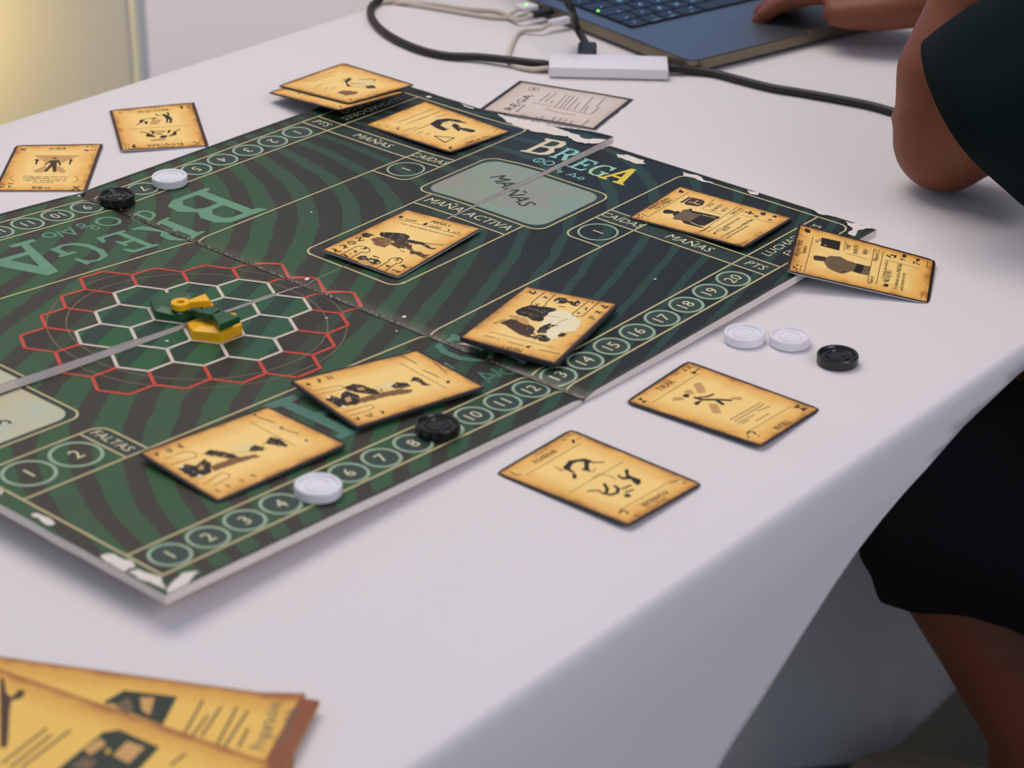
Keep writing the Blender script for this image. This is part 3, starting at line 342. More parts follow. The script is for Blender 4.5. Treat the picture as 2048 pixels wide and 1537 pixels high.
'c11':[('s','K',0.3,[(27.1,-19.3),(26.5,21.7)]),('t','K','MAÑA 3',(37.6,7.4),(38.6,-4.5),4),('p','K',[(34.5,7.6),(32.1,7.4),(31.1,9.4),(33.9,9.5)]),('p','K',[(33.1,-11.5),(32.0,-10.7),(34.3,-10.2)]),('s','D',0.5,[(33.5,-19.9),(32.5,-12.7)]),('s','D',0.5,[(33.3,-4.2),(33.1,5.8)]),('s','D',0.5,[(32.8,15.3),(31.8,27.7)]),('p','D',[(13.5,-19.6),(4.9,-16.9),(5.0,-12.1),(6.9,-3.0),(9.8,1.4),(16.5,3.5),(19.8,2.4),(20.8,-1.6),(18.3,-8.7),(14.0,-15.7)]),('p','T',[(0.9,-20.2),(-1.1,-15.2),(0.3,-8.6),(5.0,-4.5),(8.4,-4.5),(6.7,-10.0),(3.3,-16.6)]),('p','D',[(18.3,-8.7),(19.3,3.2),(18.8,8.5),(21.8,7.8),(21.8,-1.1)]),('p','K',[(-6.3,-19.1),(-11.9,-18.3),(-18.0,-15.3),(-19.3,-10.0),(-20.6,-4.7),(-21.4,-0.5),(-18.4,2.1),(-13.3,0.5),(-8.1,-1.1),(-2.3,1.1),(0.0,-0.6),(0.9,-4.7),(-2.2,-9.2),(-2.1,-12.1),(-2.8,-16.1)]),('s','T',0.5,[(-13.9,-14.5),(-13.6,-9.6),(-12.2,-4.2)]),('s','M',0.6,[(-6.1,-15.4),(-7.5,-10.1),(-6.6,-3.8)]),('p','W',[(-4.8,0.5),(-13.9,-1.0),(-19.0,1.8),(-20.3,6.9),(-17.6,13.6),(-12.6,19.5),(-6.3,22.7),(1.2,23.3),(4.4,20.0),(7.8,16.3),(13.4,17.8),(18.1,16.2),(16.6,12.3),(12.3,8.6),(14.3,5.2),(11.7,2.8),(1.7,1.3)]),('s','D',0.4,[(-8.6,-0.2),(-10.6,3.4),(-10.3,8.0)]),('s','D',0.4,[(-2.8,9.3),(-11.4,12.5)]),('p','K',[(11.3,3.5),(4.7,3.3),(-1.6,6.0),(0.3,7.4),(-1.2,11.4),(2.7,9.1),(8.4,8.5),(12.3,9.7),(13.0,6.2),(15.3,5.7)]),('p','K',[(10.4,16.4),(7.3,17.1),(6.7,20.5),(10.4,20.6),(12.6,18.0)]),('p','K',[(18.3,6.1),(15.3,6.8),(14.8,10.9),(18.1,15.2),(22.3,14.5),(22.8,10.4)]),('s','K',0.6,[(13.2,0.2),(17.8,5.8)]),('s','K',0.6,[(16.4,-22.3),(7.5,-19.1)]),('s','K',0.5,[(-40.1,-16.1),(-27.4,-16.3),(-22.1,-16.2),(-19.0,-14.9),(-17.5,-12.1),(-18.9,-8.0),(-23.0,-7.3),(-26.1,-8.5),(-40.5,-9.0)]),('s','K',0.5,[(-40.4,13.0),(-23.2,12.2),(-20.1,11.7),(-16.7,13.2),(-16.6,15.6),(-18.9,18.5),(-41.5,19.3)]),('t','K','5',(-22.3,-10.6),(-22.6,-13.7),3.4),('t','K','A',(-23.1,15.9),(-23.1,13.4),3.2),('s','K',0.8,[(-35.2,-25.8),(-35.9,-19.6)]),('s','K',0.8,[(-37.9,-25.3),(-33.5,-21.2)]),('s','K',0.8,[(-38.9,-21.7),(-33.9,-20.5)]),('s','K',0.7,[(-32.5,-14.0),(-33.4,-10.8)]),('s','K',0.7,[(-34.3,-13.6),(-31.0,-10.8)]),('s','K',0.7,[(-38.5,15.1),(-38.2,17.2)]),('s','K',0.7,[(-28.1,14.6),(-30.4,16.3),(-26.4,16.9)]),('s','K',0.8,[(-18.9,22.2),(-18.0,26.7)]),('s','K',0.8,[(-21.0,22.4),(-20.9,25.1)]),('s','K',0.8,[(-26.8,22.6),(-28.9,26.5)]),('s','K',0.8,[(-29.0,22.8),(-26.1,26.6)]),('s','K',0.8,[(-36.5,22.2),(-37.4,26.6),(-34.2,26.0),(-37.4,22.6)]),('p','K',[(-31.2,-6.1),(-36.2,-5.2),(-37.1,-0.6),(-33.5,2.7),(-31.0,2.1),(-28.6,-0.9),(-28.6,-3.8)]),('p','K',[(-33.0,1.7),(-35.1,4.3),(-33.1,6.3),(-37.8,6.5),(-35.0,9.7),(-29.9,9.9),(-29.7,6.7)]),('p','W',[(-29.7,-4.6),(-31.8,-4.1),(-30.9,-2.2),(-28.6,-2.3)]),('p','W',[(-31.8,8.0),(-34.2,8.3),(-32.5,9.9),(-30.8,9.5)]),('s','K',0.7,[(-24.7,0.1),(-25.6,4.5)])],
'c12':[('p','M',[(23.9,4.4),(12.4,4.7),(-2.5,6.7),(-8.3,11.2),(-5.3,13.8),(8.7,10.4),(20.2,10.0),(27.1,9.0)]),('p','L',[(7.0,-2.6),(0.3,-5.0),(-6.9,-3.4),(-5.7,1.4),(-1.1,4.1),(4.4,2.6)]),('p','K',[(37.9,-6.0),(34.0,-5.2),(31.8,-0.6),(27.6,-4.7),(23.8,-5.8),(20.9,1.2),(23.7,6.2),(28.4,9.8),(33.4,8.3),(38.6,7.4),(38.5,1.8),(39.6,-2.1)]),('c','W',(36.7,-4.9),1.4),('c','W',(35.9,8.3),1.3),('p','T',[(29.7,0.7),(26.0,-0.3),(28.2,5.0),(31.4,5.5)]),('p','K',[(22.4,-10.1),(15.4,-11.3),(11.8,-7.3),(10.6,-2.1),(8.6,1.7),(11.6,6.9),(15.7,2.6),(20.3,-1.9),(23.0,-7.0)]),('p','T',[(17.3,-6.2),(13.4,-5.0),(14.2,-1.7),(17.9,-3.1)]),('p','K',[(-0.4,1.8),(-5.6,-0.5),(-10.8,2.6),(-10.1,6.8),(-5.7,6.9),(-0.7,4.7)]),('p','K',[(-13.0,2.1),(-18.4,-1.3),(-20.3,0.8),(-19.3,9.6),(-20.6,12.2),(-16.6,10.7),(-16.5,3.2)]),('s','M',0.4,[(40.6,-14.3),(25.4,-13.7),(22.2,-12.7),(22.8,-9.5),(26.2,-9.0),(40.0,-10.6)]),('s','M',0.4,[(40.4,13.3),(30.3,13.5),(22.1,13.7),(21.9,17.1),(27.2,18.6),(40.0,18.1)]),('s','K',0.8,[(37.6,-24.6),(37.0,-20.7)]),('s','K',0.8,[(38.8,-21.5),(35.7,-23.5)]),('s','K',0.8,[(29.3,-25.9),(29.5,-21.5)]),('s','K',0.8,[(27.7,-24.9),(31.0,-21.5)]),('s','K',0.8,[(23.2,-25.9),(23.2,-21.7)]),('s','K',0.8,[(21.1,-25.6),(20.8,-21.8)]),('s','K',0.8,[(38.5,22.1),(37.6,25.0)]),('s','K',0.8,[(36.4,21.2),(37.5,24.3)]),('s','K',0.8,[(31.8,21.9),(30.4,25.1)]),('s','K',0.8,[(28.2,21.1),(29.5,24.9)]),('s','K',0.8,[(22.8,22.9),(21.5,25.3)]),('s','K',0.8,[(20.9,22.5),(22.8,26.1)]),('s','D',0.5,[(-40.7,-12.4),(-37.2,4.9)]),('s','D',0.5,[(-30.4,-27.8),(-31.2,-14.7)]),('s','K',0.5,[(-28.7,-6.1),(-30.3,6.3)]),('s','K',0.25,[(-23.5,-20.2),(-24.6,20.2)]),('p','K',[(-29.9,13.1),(-32.5,12.8),(-30.7,15.5),(-28.9,15.3)]),('s','D',0.6,[(10.7,5.7),(6.0,1.5),(8.5,7.0)])],
'c13':[('p','M',[(23.9,2.2),(12.5,2.8),(-0.8,7.0),(-2.2,10.6),(11.6,8.2),(25.9,7.3)]),('p','L',[(5.9,-3.6),(-0.4,-5.6),(-8.3,-4.0),(-7.1,1.3),(-2.0,3.1),(5.1,0.7)]),('p','K',[(37.9,-6.4),(32.2,-7.1),(29.6,-2.6),(22.1,-5.4),(21.8,-0.4),(28.2,7.5),(34.0,6.9),(38.6,5.1),(38.6,-1.4)]),('c','W',(35.7,-6.7),1.4),('c','W',(34.6,6.4),1.3),('p','T',[(29.5,-1.4),(26.2,-1.5),(28.6,2.8),(31.0,1.8)]),('p','K',[(18.7,-9.6),(13.2,-11.0),(9.2,-5.1),(7.0,0.3),(6.8,5.3),(11.9,2.1),(16.0,-4.9)]),('p','K',[(-0.7,2.0),(-7.7,-0.7),(-9.9,4.8),(-6.6,7.1)]),('p','K',[(-13.1,1.3),(-19.9,-2.0),(-22.0,2.3),(-20.0,12.1),(-16.3,8.3)]),('s','M',0.4,[(37.7,-17.6),(24.1,-17.8),(20.8,-13.7),(23.0,-9.6),(27.8,-10.2),(38.4,-11.2)]),('s','M',0.4,[(38.4,13.8),(24.5,10.7),(22.0,14.0),(23.8,16.8),(35.8,18.1)]),('s','K',0.8,[(37.5,-25.6),(37.5,-22.0)]),('s','K',0.8,[(38.5,-22.8),(35.4,-25.0)]),('s','K',0.8,[(30.9,-24.8),(30.3,-20.6)]),('s','K',0.8,[(28.9,-25.4),(28.6,-21.6)]),('s','K',0.8,[(23.6,-24.7),(21.3,-21.4)]),('s','K',0.8,[(20.9,-26.1),(22.8,-21.5)]),('s','K',0.8,[(37.7,21.6),(36.6,24.6)]),('s','K',0.8,[(30.3,20.8),(30.1,24.2)]),('s','K',0.8,[(22.0,21.6),(21.3,24.4)]),('s','K',0.8,[(14.5,21.6),(13.1,25.0)]),('s','K',0.25,[(-23.6,-21.8),(-22.7,14.4)]),('s','D',0.5,[(-30.5,-24.6),(-32.6,-13.0)]),('s','D',0.5,[(-30.4,-6.6),(-33.2,5.1)]),('p','K',[(-29.7,-27.3),(-32.0,-27.7),(-31.2,-25.4)]),('p','K',[(-29.9,12.9),(-32.4,12.4),(-30.6,14.7)]),('p','K',[(-31.1,-7.4),(-33.3,-6.9),(-29.7,-4.5)])],
'sheet':[('t','K','REGA',(-24.8,-27.3),(-23.2,10.3),6.5),('t','K','B',(-23.6,-43.7),(-23.9,-33.5),9.5),('r','G',(-29.4,24.1),4,0.5),('c','G',(-29.4,24.1),1.5),('t','D','EDICIÓN',(-19.3,-27.4),(-19.9,-11.5),2.2),('s','T',0.8,[(-18.2,-3.8),(4.0,-6.3),(31.9,-9.6)]),('s','T',1.2,[(-3.7,-12.0),(8.6,-15.4),(21.8,-15.5)]),('s','G',0.6,[(-14.2,0.1),(-14.6,21.5)]),('s','G',0.6,[(-9.9,1.3),(-10.4,24.6)]),('s','G',0.6,[(-5.4,0.6),(-5.4,6.4)]),('s','G',0.6,[(1.2,-5.8),(-2.0,23.8)]),('s','G',0.6,[(5.0,-5.8),(1.7,22.7)]),('s','G',0.6,[(7.8,-6.3),(4.7,23.2)]),('s','G',0.6,[(11.1,-6.6),(9.4,19.6)]),('s','G',0.6,[(15.8,-4.3),(14.5,10.5)]),('s','G',0.6,[(21.9,-6.9),(18.7,26.3)]),('s','G',0.6,[(25.2,-7.2),(23.0,7.0)]),('s','G',0.6,[(31.2,-8.0),(31.5,9.3)]),('s','G',0.6,[(29.0,6.2),(27.3,28.6)]),('s','G',0.6,[(-12.8,-41.1),(-13.9,-30.4)]),('s','G',0.6,[(-9.2,-39.3),(-9.9,-32.2)]),('s','G',0.6,[(-1.3,-42.9),(-1.8,-31.9)]),('s','G',0.6,[(2.3,-41.1),(2.1,-28.1)]),('s','G',0.6,[(11.1,-44.1),(10.6,-25.8)]),('s','G',0.6,[(16.3,-48.8),(15.4,-25.3)]),('s','G',0.6,[(20.7,-50.3),(19.8,-26.8)]),('s','G',0.6,[(26.0,-51.3),(25.2,-27.8)]),('s','G',0.6,[(30.0,-52.0),(29.8,-38.5)]),('s','G',0.6,[(35.2,-53.9),(34.7,-19.4)])],
'book2':[('p','Q',[(-90.0,-22.7),(-84.5,-12.4),(-60.5,-11.7),(-59.4,-32.6)]),('p','G',[(-85.0,-24.2),(-80.5,-17.0),(-75.5,-24.4),(-76.4,-29.4)]),('p','T',[(-75.8,-15.9),(-69.7,-14.5),(-67.1,-27.3),(-71.7,-24.7)]),('p','T',[(-89.1,-25.1),(-85.7,-22.5),(-79.3,-27.7),(-81.5,-29.4)]),('s','G',1.2,[(-48.4,-37.1),(-48.9,-11.4)]),('s','G',1.2,[(-44.7,-37.4),(-43.1,-21.6)]),('s','G',1.2,[(-40.8,-36.5),(-39.7,-14.8)]),('s','G',1.2,[(-32.4,-40.4),(-33.0,-13.2)]),('s','G',1.2,[(-29.0,-41.9),(-27.6,-14.4)]),('s','G',1.2,[(-23.1,-40.5),(-23.5,-26.6)]),('t','N','Preparación',(-12.2,-39.7),(-15.0,-6.0),6.5),('t','N','de partida',(-4.6,-33.6),(-6.2,-8.2),6.5)],
'book1':[('p','Q',[(-75.0,-47.3),(-74.4,-16.1),(-69.5,-11.5),(-47.5,-13.5),(-45.8,-31.3)]),('p','T',[(-61.0,-27.2),(-61.8,-16.3),(-52.7,-16.4),(-51.9,-28.5)]),('p','T',[(-74.1,-29.4),(-73.1,-19.9),(-68.0,-22.2),(-69.1,-31.7)]),('p','G',[(-71.8,-41.9),(-70.7,-33.8),(-64.7,-33.0),(-63.0,-39.5)]),('p','Y',[(-66.3,-25.1),(-64.3,-24.0),(-62.8,-27.0),(-64.4,-27.6)]),('s','G',1.3,[(-97.3,-53.4),(-96.7,-25.1)]),('s','G',1.3,[(-92.6,-54.0),(-92.1,-27.8)]),('s','G',1.3,[(-88.6,-51.8),(-87.2,-21.2)]),('s','G',1.3,[(-36.3,-21.1),(-35.6,-12.0)]),('p','D',[(-137.5,-5.8),(-136.0,-5.0),(-128.1,-13.0),(-123.9,-14.8),(-124.8,-8.5),(-121.6,-8.1),(-119.7,-12.5),(-122.4,-16.7),(-117.7,-23.5),(-105.0,-40.0),(-102.7,-43.8),(-105.0,-45.1)])]}
# ---------------------------------------------------------------- the setting
def struct(name, bm, m, **k): o = obj(name, bm, m, **k); o['kind'] = 'structure'; return o
bm = bmesh.new(); box(bm, (1.0, .6, -.05), (7, 7, .1)); struct('floor', bm, M['floor'])
bm = bmesh.new(); box(bm, (1.0, 1.80, 1.4), (7, .1, 2.8)); struct('wall_back', bm, M['wall'])
bm = bmesh.new(); box(bm, (4.45, -.55, 1.4), (.1, 4.6, 2.8)); struct('wall_right', bm, M['wall'])
# white partition standing behind the table, its right edge held by a round post
PP = Vector((1.10, 1.385)); dr = Vector((-.66, .75)).normalized()
t = tag(empty('partition_panel', (PP.x, PP.y, 0), math.atan2(dr.y, dr.x)), 'white partition panel with a slim pale post, standing behind the table at upper left', 'partition')
bm = bmesh.new(); box(bm, (.215, 0, 1.03), (.41, .02, 2.0), .004); obj('panel', bm, M['wall'], t)
bm = bmesh.new(); lathe(bm, [(0, 0), (.012, 0), (.012, 2.06), (0, 2.06)], 20); obj('post', bm, M['post'], t, smooth=True, sharp=40)
bm = bmesh.new(); lathe(bm, [(0, 0), (.012, 0), (.012, 2.06), (0, 2.06)], 20, (.43, 0, 0)); obj('post', bm, M['post'], t, smooth=True, sharp=40)
for x in (0.0, .43):
    bm = bmesh.new(); box(bm, (x, 0, .012), (.04, .16, .024), .006); obj('foot', bm, M['post'], t)

# ---------------------------------------------------------------- table and its stretch cover
TX0, TX1, TYN, TYF = -.56, 1.26, -.350, .388
def yn(x): return -.3505 + .018 * (x - .05)          # near edge, very slightly out of square
t = tag(empty('folding_table', (.35, .02, 0)), 'white folding table hidden under a white stretch cover', 'table')
bm = bmesh.new(); box(bm, (0, 0, .716), (1.79, .70, .036), .008); obj('tabletop', bm, M['wall'], t)
for sx in (-1, 1):
    for sy in (-1, 1):
        bm = bmesh.new(); tube(bm, [(sx * .82, sy * .29, .70), (sx * .84, sy * .31, .03)], .014); tube(bm, [(sx * .84, sy * .31, .032), (sx * .84, sy * .31, 0.001)], .018); obj('leg', bm, M['metal'], t, smooth=True, sharp=40)
    bm = bmesh.new(); tube(bm, [(sx * .83, -.30, .25), (sx * .83, .30, .25)], .010); obj('brace', bm, M['metal'], t, smooth=True, sharp=40)
HEM = [(-.56, .0), (-.42, .05), (-.30, .19), (-.18, .345), (-.08, .47), (0, .556), (.038, .597), (.069, .618), (.092, .637), (.122, .662), (.155, .684), (.191, .698), (.248, .714), (.314, .724), (.35, .7255)]
def hem(x):
    if x > .35: x = .70 - x
    for (a, za), (b, zb_) in zip(HEM, HEM[1:]):
        if a <= x <= b: return za + (zb_ - za) * (x - a) / (b - a)
    return 0
bm = bmesh.new()
xs = [TX0 + (TX1 - TX0) * i / 90 for i in range(91)]
def crease(x, y): return -.0012 * math.exp(-((x - .356) / .006) ** 2) * max(0, min(1, (-y - .2) / .1))
ys = [0, .03, .08, .16, .25, .34, .42, .5, .6, .7, .8, .9, .97, 1]
grid = [[bm.verts.new((x, yn(x) + (TYF - yn(x)) * v, ZT + crease(x, yn(x) + (TYF - yn(x)) * v))) for v in ys] for x in xs]
for a, b in zip(grid, grid[1:]):
    for j in range(len(ys) - 1): bm.faces.new((a[j], b[j], b[j + 1], a[j + 1]))
def drape(top, outward, hemz, low):
    """rim rounds over, stands 3 cm, then the fabric is stretched towards the legs down to its hem"""
    prev = None
    for v in top:
        p = v.co; h = hemz(p); o = outward(p); col = [v]
        zs = [(.0012, ZT - .0006), (.0032, ZT - .003), (.0042, ZT - .007)]
        for off, z in zs: col.append(bm.verts.new((p.x + o[0] * off, p.y + o[1] * off, max(z, h))))
        for k in range(1, 4): z = max(ZT - .007 - .010 * k, h); col.append(bm.verts.new((p.x + o[0] * .0042, p.y + o[1] * .0042, z)))
        for k in range(1, 13):
            z = (ZT - .037) + (h - (ZT - .037)) * k / 12 if h < ZT - .037 else h
            dz = max(0, ZT - .037 - z); off = .0042 - low(p, dz)
            col.append(bm.verts.new((p.x + o[0] * off, p.y + o[1] * off, z)))
        # hem turned back
        q = col[-1].co; col.append(bm.verts.new((q.x - o[0] * .003, q.y - o[1] * .003, q.z))); col.append(bm.verts.new((q.x - o[0] * .003, q.y - o[1] * .003, q.z + .012)))
        if prev:
            for i in range(len(col) - 1):
                try: bm.faces.new((prev[i], col[i], col[i + 1], prev[i + 1]))
                except ValueError: pass
        prev = col
drape([g[0] for g in grid], lambda p: (0, -1), lambda p: hem(p.x), lambda p, d: .10 * d * (1 - d) + .012 * d)
drape([g[-1] for g in grid], lambda p: (0, 1), lambda p: hem(p.x), lambda p, d: .10 * d * (1 - d) + .012 * d)
def hem_end(p):
    u = (p.y - TYN) / (TYF - TYN); return .60 * (1 - abs(2 * u - 1) ** 2.2)
drape(grid[0], lambda p: (-1, 0), hem_end, lambda p, d: .06 * d * (1 - d))
drape(grid[-1], lambda p: (1, 0), hem_end, lambda p, d: .06 * d * (1 - d))
bmesh.ops.remove_doubles(bm, verts=bm.verts, dist=1e-5)
cl = obj('stretch_table_cover', bm, M['cloth'], smooth=True)
tag(cl, 'white stretch fabric cover pulled tight over the long folding table', 'tablecloth')
# the inner end curtain of the cover seen through the arch
bm = bmesh.new()
HI = [(-.34, .52), (-.28, .43), (-.22, .34), (-.16, .25), (-.12, .188), (-.083, .130), (-.055, .082), (-.028, .040), (-.003, .012), (.10, .006), (.22, .006), (.34, .006)]
rows = []
for y, z in HI:
    col = []
    for k in range(9):
        zz = .712 + (z - .712) * k / 8; col.append(bm.verts.new((.815 - 1.3 * max(0, min(.1, y + .02)) - .5 * max(0, y - .08) + .010 * math.sin(y * 30) * k / 8, y, zz)))
    q = col[-1].co; col.append(bm.verts.new((q.x + .008, q.y, q.z - .010))); rows.append(col)
for a, b in zip(rows, rows[1:]):
    for i in range(9): bm.faces.new((a[i], b[i], b[i + 1], a[i + 1]))
o = obj('inner_curtain', bm, M['cloth_in'], cl, smooth=True)
sm = o.modifiers.new('thick', 'SOLIDIFY'); sm.thickness = .002

# ---------------------------------------------------------------- game board
U = .0179
BM = Matrix(((.0178989368, 1.6192e-06, 1.950850e-04, 7.1323e-05), (0, .0178993835, -1.485649e-04, -5.4315e-05), (-1.950917e-04, 1.485561e-04, .0178983203, .7465436), (0, 0, 0, 1)))
XF, YS, YC = 4.9107, .866, .73
AN, AFL, AFR = .0352, .0609, .0163
def zb(x, y):
    far = y > YS; side = 1 if x > XF else -1
    z = (AN if not far else (AFR if side > 0 else AFL)) * abs(x - XF)
    if far and side > 0: z += .58 * (max(0, x - XF) / 16.6) ** 1.5 * math.exp(-((y - YS) / 3.2) ** 2)
    d = abs(x - XF)
    if d < .5: z -= .13 * (1 - d / .5) ** 2
    return z
def B2W(x, y, dz=0): return BM @ Vector((x, y, zb(x, y) + dz))
POLY = {(0, 1): -6.299, (1, 0): 2.94, (0, 2): .139, (1, 1): -.353, (2, 0): -.107, (0, 3): -.243, (1, 2): 1.457, (2, 1): 1.345, (3, 0): .321}
def phase(x, y):
    x /= 10; y = (y - .75) / 10
    return sum(c * x ** i * y ** j for (i, j), c in POLY.items())
P = Print()
LW = .075
def line(*pts, m='cream', wd=LW, L=3): P.stroke(pts, wd, m, L)
def arc(c, r, a0, a1, n=6): return [(c[0] + r * math.cos(math.radians(a0 + (a1 - a0) * k / n)), c[1] + r * math.sin(math.radians(a0 + (a1 - a0) * k / n))) for k in range(n + 1)]
def rrect(x0, y0, x1, y1, r): return arc((x1 - r, y1 - r), r, 0, 90) + arc((x0 + r, y1 - r), r, 90, 180) + arc((x0 + r, y0 + r), r, 180, 270) + arc((x1 - r, y0 + r), r, 270, 360)
def both(f):
    for s in (-1, 1): f(s, lambda d: YC + s * d)
X0, X1 = -11.36, 21.05
def side_print(s, Y):
    q = lambda pts: [(x, Y(d)) for x, d in pts]
    # outer frame of the player's half
    r = .45
    P.stroke(q([(-11.4, 4.0)] + [(-11.4, 11.3), (X1 - r, 11.3)] + [(X1 - r + r * math.sin(a), 11.3 - r + r * math.cos(a)) for a in (.3, .8, 1.2, 1.57)] + [(X1, 4.2 + r)] + [(X1 - r + r * math.cos(a), 3.82 + r - r * math.sin(a)) for a in (.3, .8, 1.2, 1.57)] + [(14.3, 3.82)] + [(14.3 - r * math.sin(a), 3.82 + r - r * math.cos(a)) for a in (.4, .8, 1.2, 1.57)] + [(13.85, 5.58)]), LW, 'cream', 3)
    line(*q([(-11.4, 9.88), (X1, 9.88)])); line(*q([(-11.4, 5.58), (16.62, 5.58)]))
    line(*q([(15.72, 3.82), (15.72, 11.3)])); line(*q([(16.62, 3.82), (16.62, 11.3)]))
    P.poly(q([(15.72, 3.82), (16.62, 3.82), (16.62, 11.3), (15.72, 11.3)]), 'labelbg', 1)
    P.poly(q([(-11.4, 9.88), (15.72, 9.88), (15.72, 11.3), (-11.4, 11.3)]), 'hexbrown' if s > 0 else 'hexfill', 1) if False else None
    # labels all read the same way
    P.word('PTS', (16.17, Y(10.6)), .36, (0, -1), 'label', 4, shear=.15)
    P.word('MAÑAS', (16.17, Y(7.75)), .38, (0, -1), 'label', 4, shear=.2, stretch=1.05)
    P.word('CAÍDAS', (16.17, Y(4.72)), .36, (0, -1), 'label', 4, shear=.15)
    P.word('LUCHADORES', (18.75, Y(10.32)), .36, (-s, 0), 'label', 4, shear=.1); P.word('EN JUEGO', (18.75, Y(10.88)), .36, (-s, 0), 'label', 4, shear=.1)
    # score track
    for n in range(1, 21):
        x = -11.889 + 1.3333 * (n if s < 0 else 21 - n); c = (x, Y(10.62))
        P.disc(c, .55, 'ringdark', 2, 32); P.ring(c, .56, .10, 'ringgreen', 3)
        P.word(str(n), c, .44, (-s, 0), 'label', 4, stretch=1.0)
    c = (14.78, Y(4.70)); P.ring(c, .70, .085, 'ringgreen', 3); P.word('1', c, .46, (-s, 0), 'label', 4)
    # fouls box at the left end
    P.stroke(q([(-11.4, 3.50), (-7.4, 3.50)] + [(-7.4 + .45 * math.sin(a), 3.95 - .45 * math.cos(a)) for a in (.4, .8, 1.2, 1.57)] + [(-6.95, 5.58)]), LW, 'cream', 3)
    line(*q([(-7.76, 3.50), (-7.76, 5.58)])); P.poly(q([(-7.76, 3.52), (-7.05, 3.7), (-6.97, 5.56), (-7.76, 5.56)]), 'labelbg', 1)
    P.word('FALTAS', (-7.36, Y(4.5)), .34, (0, -1), 'label', 4, shear=.1)
    for n, x in ((1, -10.31), (2, -8.65)):
        P.ring((x, Y(4.45)), .74, .11, 'ringgreen', 3); P.word(str(n), (x, Y(4.45)), .5, (-s, 0), 'label', 4)
both(side_print)
# draw piles and the active trick box
for x0, x1, y0, y1, mt_ in ((13.45, 17.62, -2.34, 3.68, 'pile_r'), (-11.2, -6.85, -1.9, 3.36, 'pile_l')):
    P.poly(rrect(x0, y0, x1, y1, .5), 'labelbg', 1); P.stroke(rrect(x0, y0, x1, y1, .5), LW, 'cream', 3, True)
    P.poly(rrect(x0 + .22, y0 + .22, x1 - .22, y1 - .22, .6), mt_, 2)
P.word('MAÑAS', (15.55, .72), .60, (-.42, -.907), 'ink', 4, shear=.2); P.word('MAÑAS', (-9.0, .75), .66, (0, -1), 'ink', 4, shear=.25)
P.stroke([(13.45, -1.62), (7.2, -1.62)] + arc((7.2, -1.17), .45, 270, 180) + [(6.75, 2.4)] + arc((7.2, 2.4), .45, 180, 90) + [(13.45, 2.85)], LW, 'cream', 3)
P.poly([(12.42, -1.6), (13.43, -1.6), (13.43, 2.83), (12.42, 2.83)], 'labelbg', 1)
line((12.42, -1.62), (12.42, 2.85)); P.word('MAÑA ACTIVA', (12.95, .6), .42, (0, -1), 'label', 4, shear=.2)
# hexagon ring in the middle
r3 = math.sqrt(3); N0 = (0, r3); N1 = (1.5, r3 / 2); N2 = (1.5, -r3 / 2)
def hx(a, b): return (a * N0[0] + b * N1[0], a * N0[1] + b * N1[1])
white = {(2, 0), (1, 1), (0, 2), (1, -1 + 0), (-1, 2)}
white = set()
for st, cnt in (((2, 0), 3), ((2, -1), 4), ((2, -2), 4), ((1, -2), 3)):
    for k in range(cnt): white.add((st[0] - k, st[1] + k))
nb = [(1, 0), (0, 1), (-1, 1), (-1, 0), (0, -1), (1, -1)]
red = {(a + i, b + j) for a, b in white for i, j in nb} - white
cn = lambda c, k, r=1: (c[0] + r * math.cos(k * PI / 3), c[1] + r * math.sin(k * PI / 3))
def edges(cells):
    E = {}
    for h in cells:
        c = hx(*h)
        for k in range(6):
            a, b = cn(c, k), cn(c, k + 1); key = tuple(sorted(((round(a[0], 3), round(a[1], 3)), (round(b[0], 3), round(b[1], 3))))); E[key] = (a, b)
    return E
we, re_ = edges(white), edges(red)
for h in white: P.poly([cn(hx(*h), k) for k in range(6)], 'hexfill', 1)
for h in red: P.poly([cn(hx(*h), k) for k in range(6)], 'hexbrown', 1)
for k, (a, b) in re_.items():
    if k not in we: P.stroke([a, b], .115, 'red', 3)
for k, (a, b) in we.items(): P.stroke([a, b], .115, 'hexwhite', 4)
for r in (4.18, 4.8): P.ring((0, .76), r, .035, 'thin', 2, 72)
# large lettering across the far and the near side, and the small emblem at the right end
far = [('B', 8.45, 9.7, 2.75, 3.1), ('R', 5.62, 8.62, 1.95, 2.0), ('E', 3.62, 8.72, 1.75, 1.95), ('G', 1.9, 8.95, 1.8, 2.05), ('A', .62, 10.02, 3.3, 3.0)]
for g, x, y, wd, h in far:
    P.glyph(SERIF[g], (x, y), (-wd, 0), (0, -h), 'letter', 2); P.glyph(SERIF[g], (5.9 - x, 1.46 - y), (wd, 0), (0, h), 'teal', 2)
for s, m in ((1, 'letter'), (-1, 'teal')):
    f = lambda x, y: (x, y) if s > 0 else (5.9 - x, 1.46 - y)
    P.ring(f(5.1, 9.4), .40, .13, m, 2, 24); P.stroke([f(5.1, 9.05), f(5.1, 9.75)], .1, m, 2); P.ring(f(3.77, 9.74), .42, .13, m, 2, 24)
    P.stroke([f(3.2, 9.78), f(2.55, 9.78)], .1, m, 2); P.ring(f(2.98, 9.5), .14, .08, m, 2, 14); P.ring(f(2.78, 10.05), .14, .08, m, 2, 14)
    P.stroke([f(2.35, 10.15), f(2.05, 9.45), f(1.72, 10.1)], .1, m, 2); P.stroke([f(2.3, 9.95), f(1.75, 9.95)], .08, m, 2); P.stroke([f(1.72, 10.1), f(1.55, 9.5)], .08, m, 2); P.ring(f(1.30, 9.95), .22, .09, m, 2, 16)
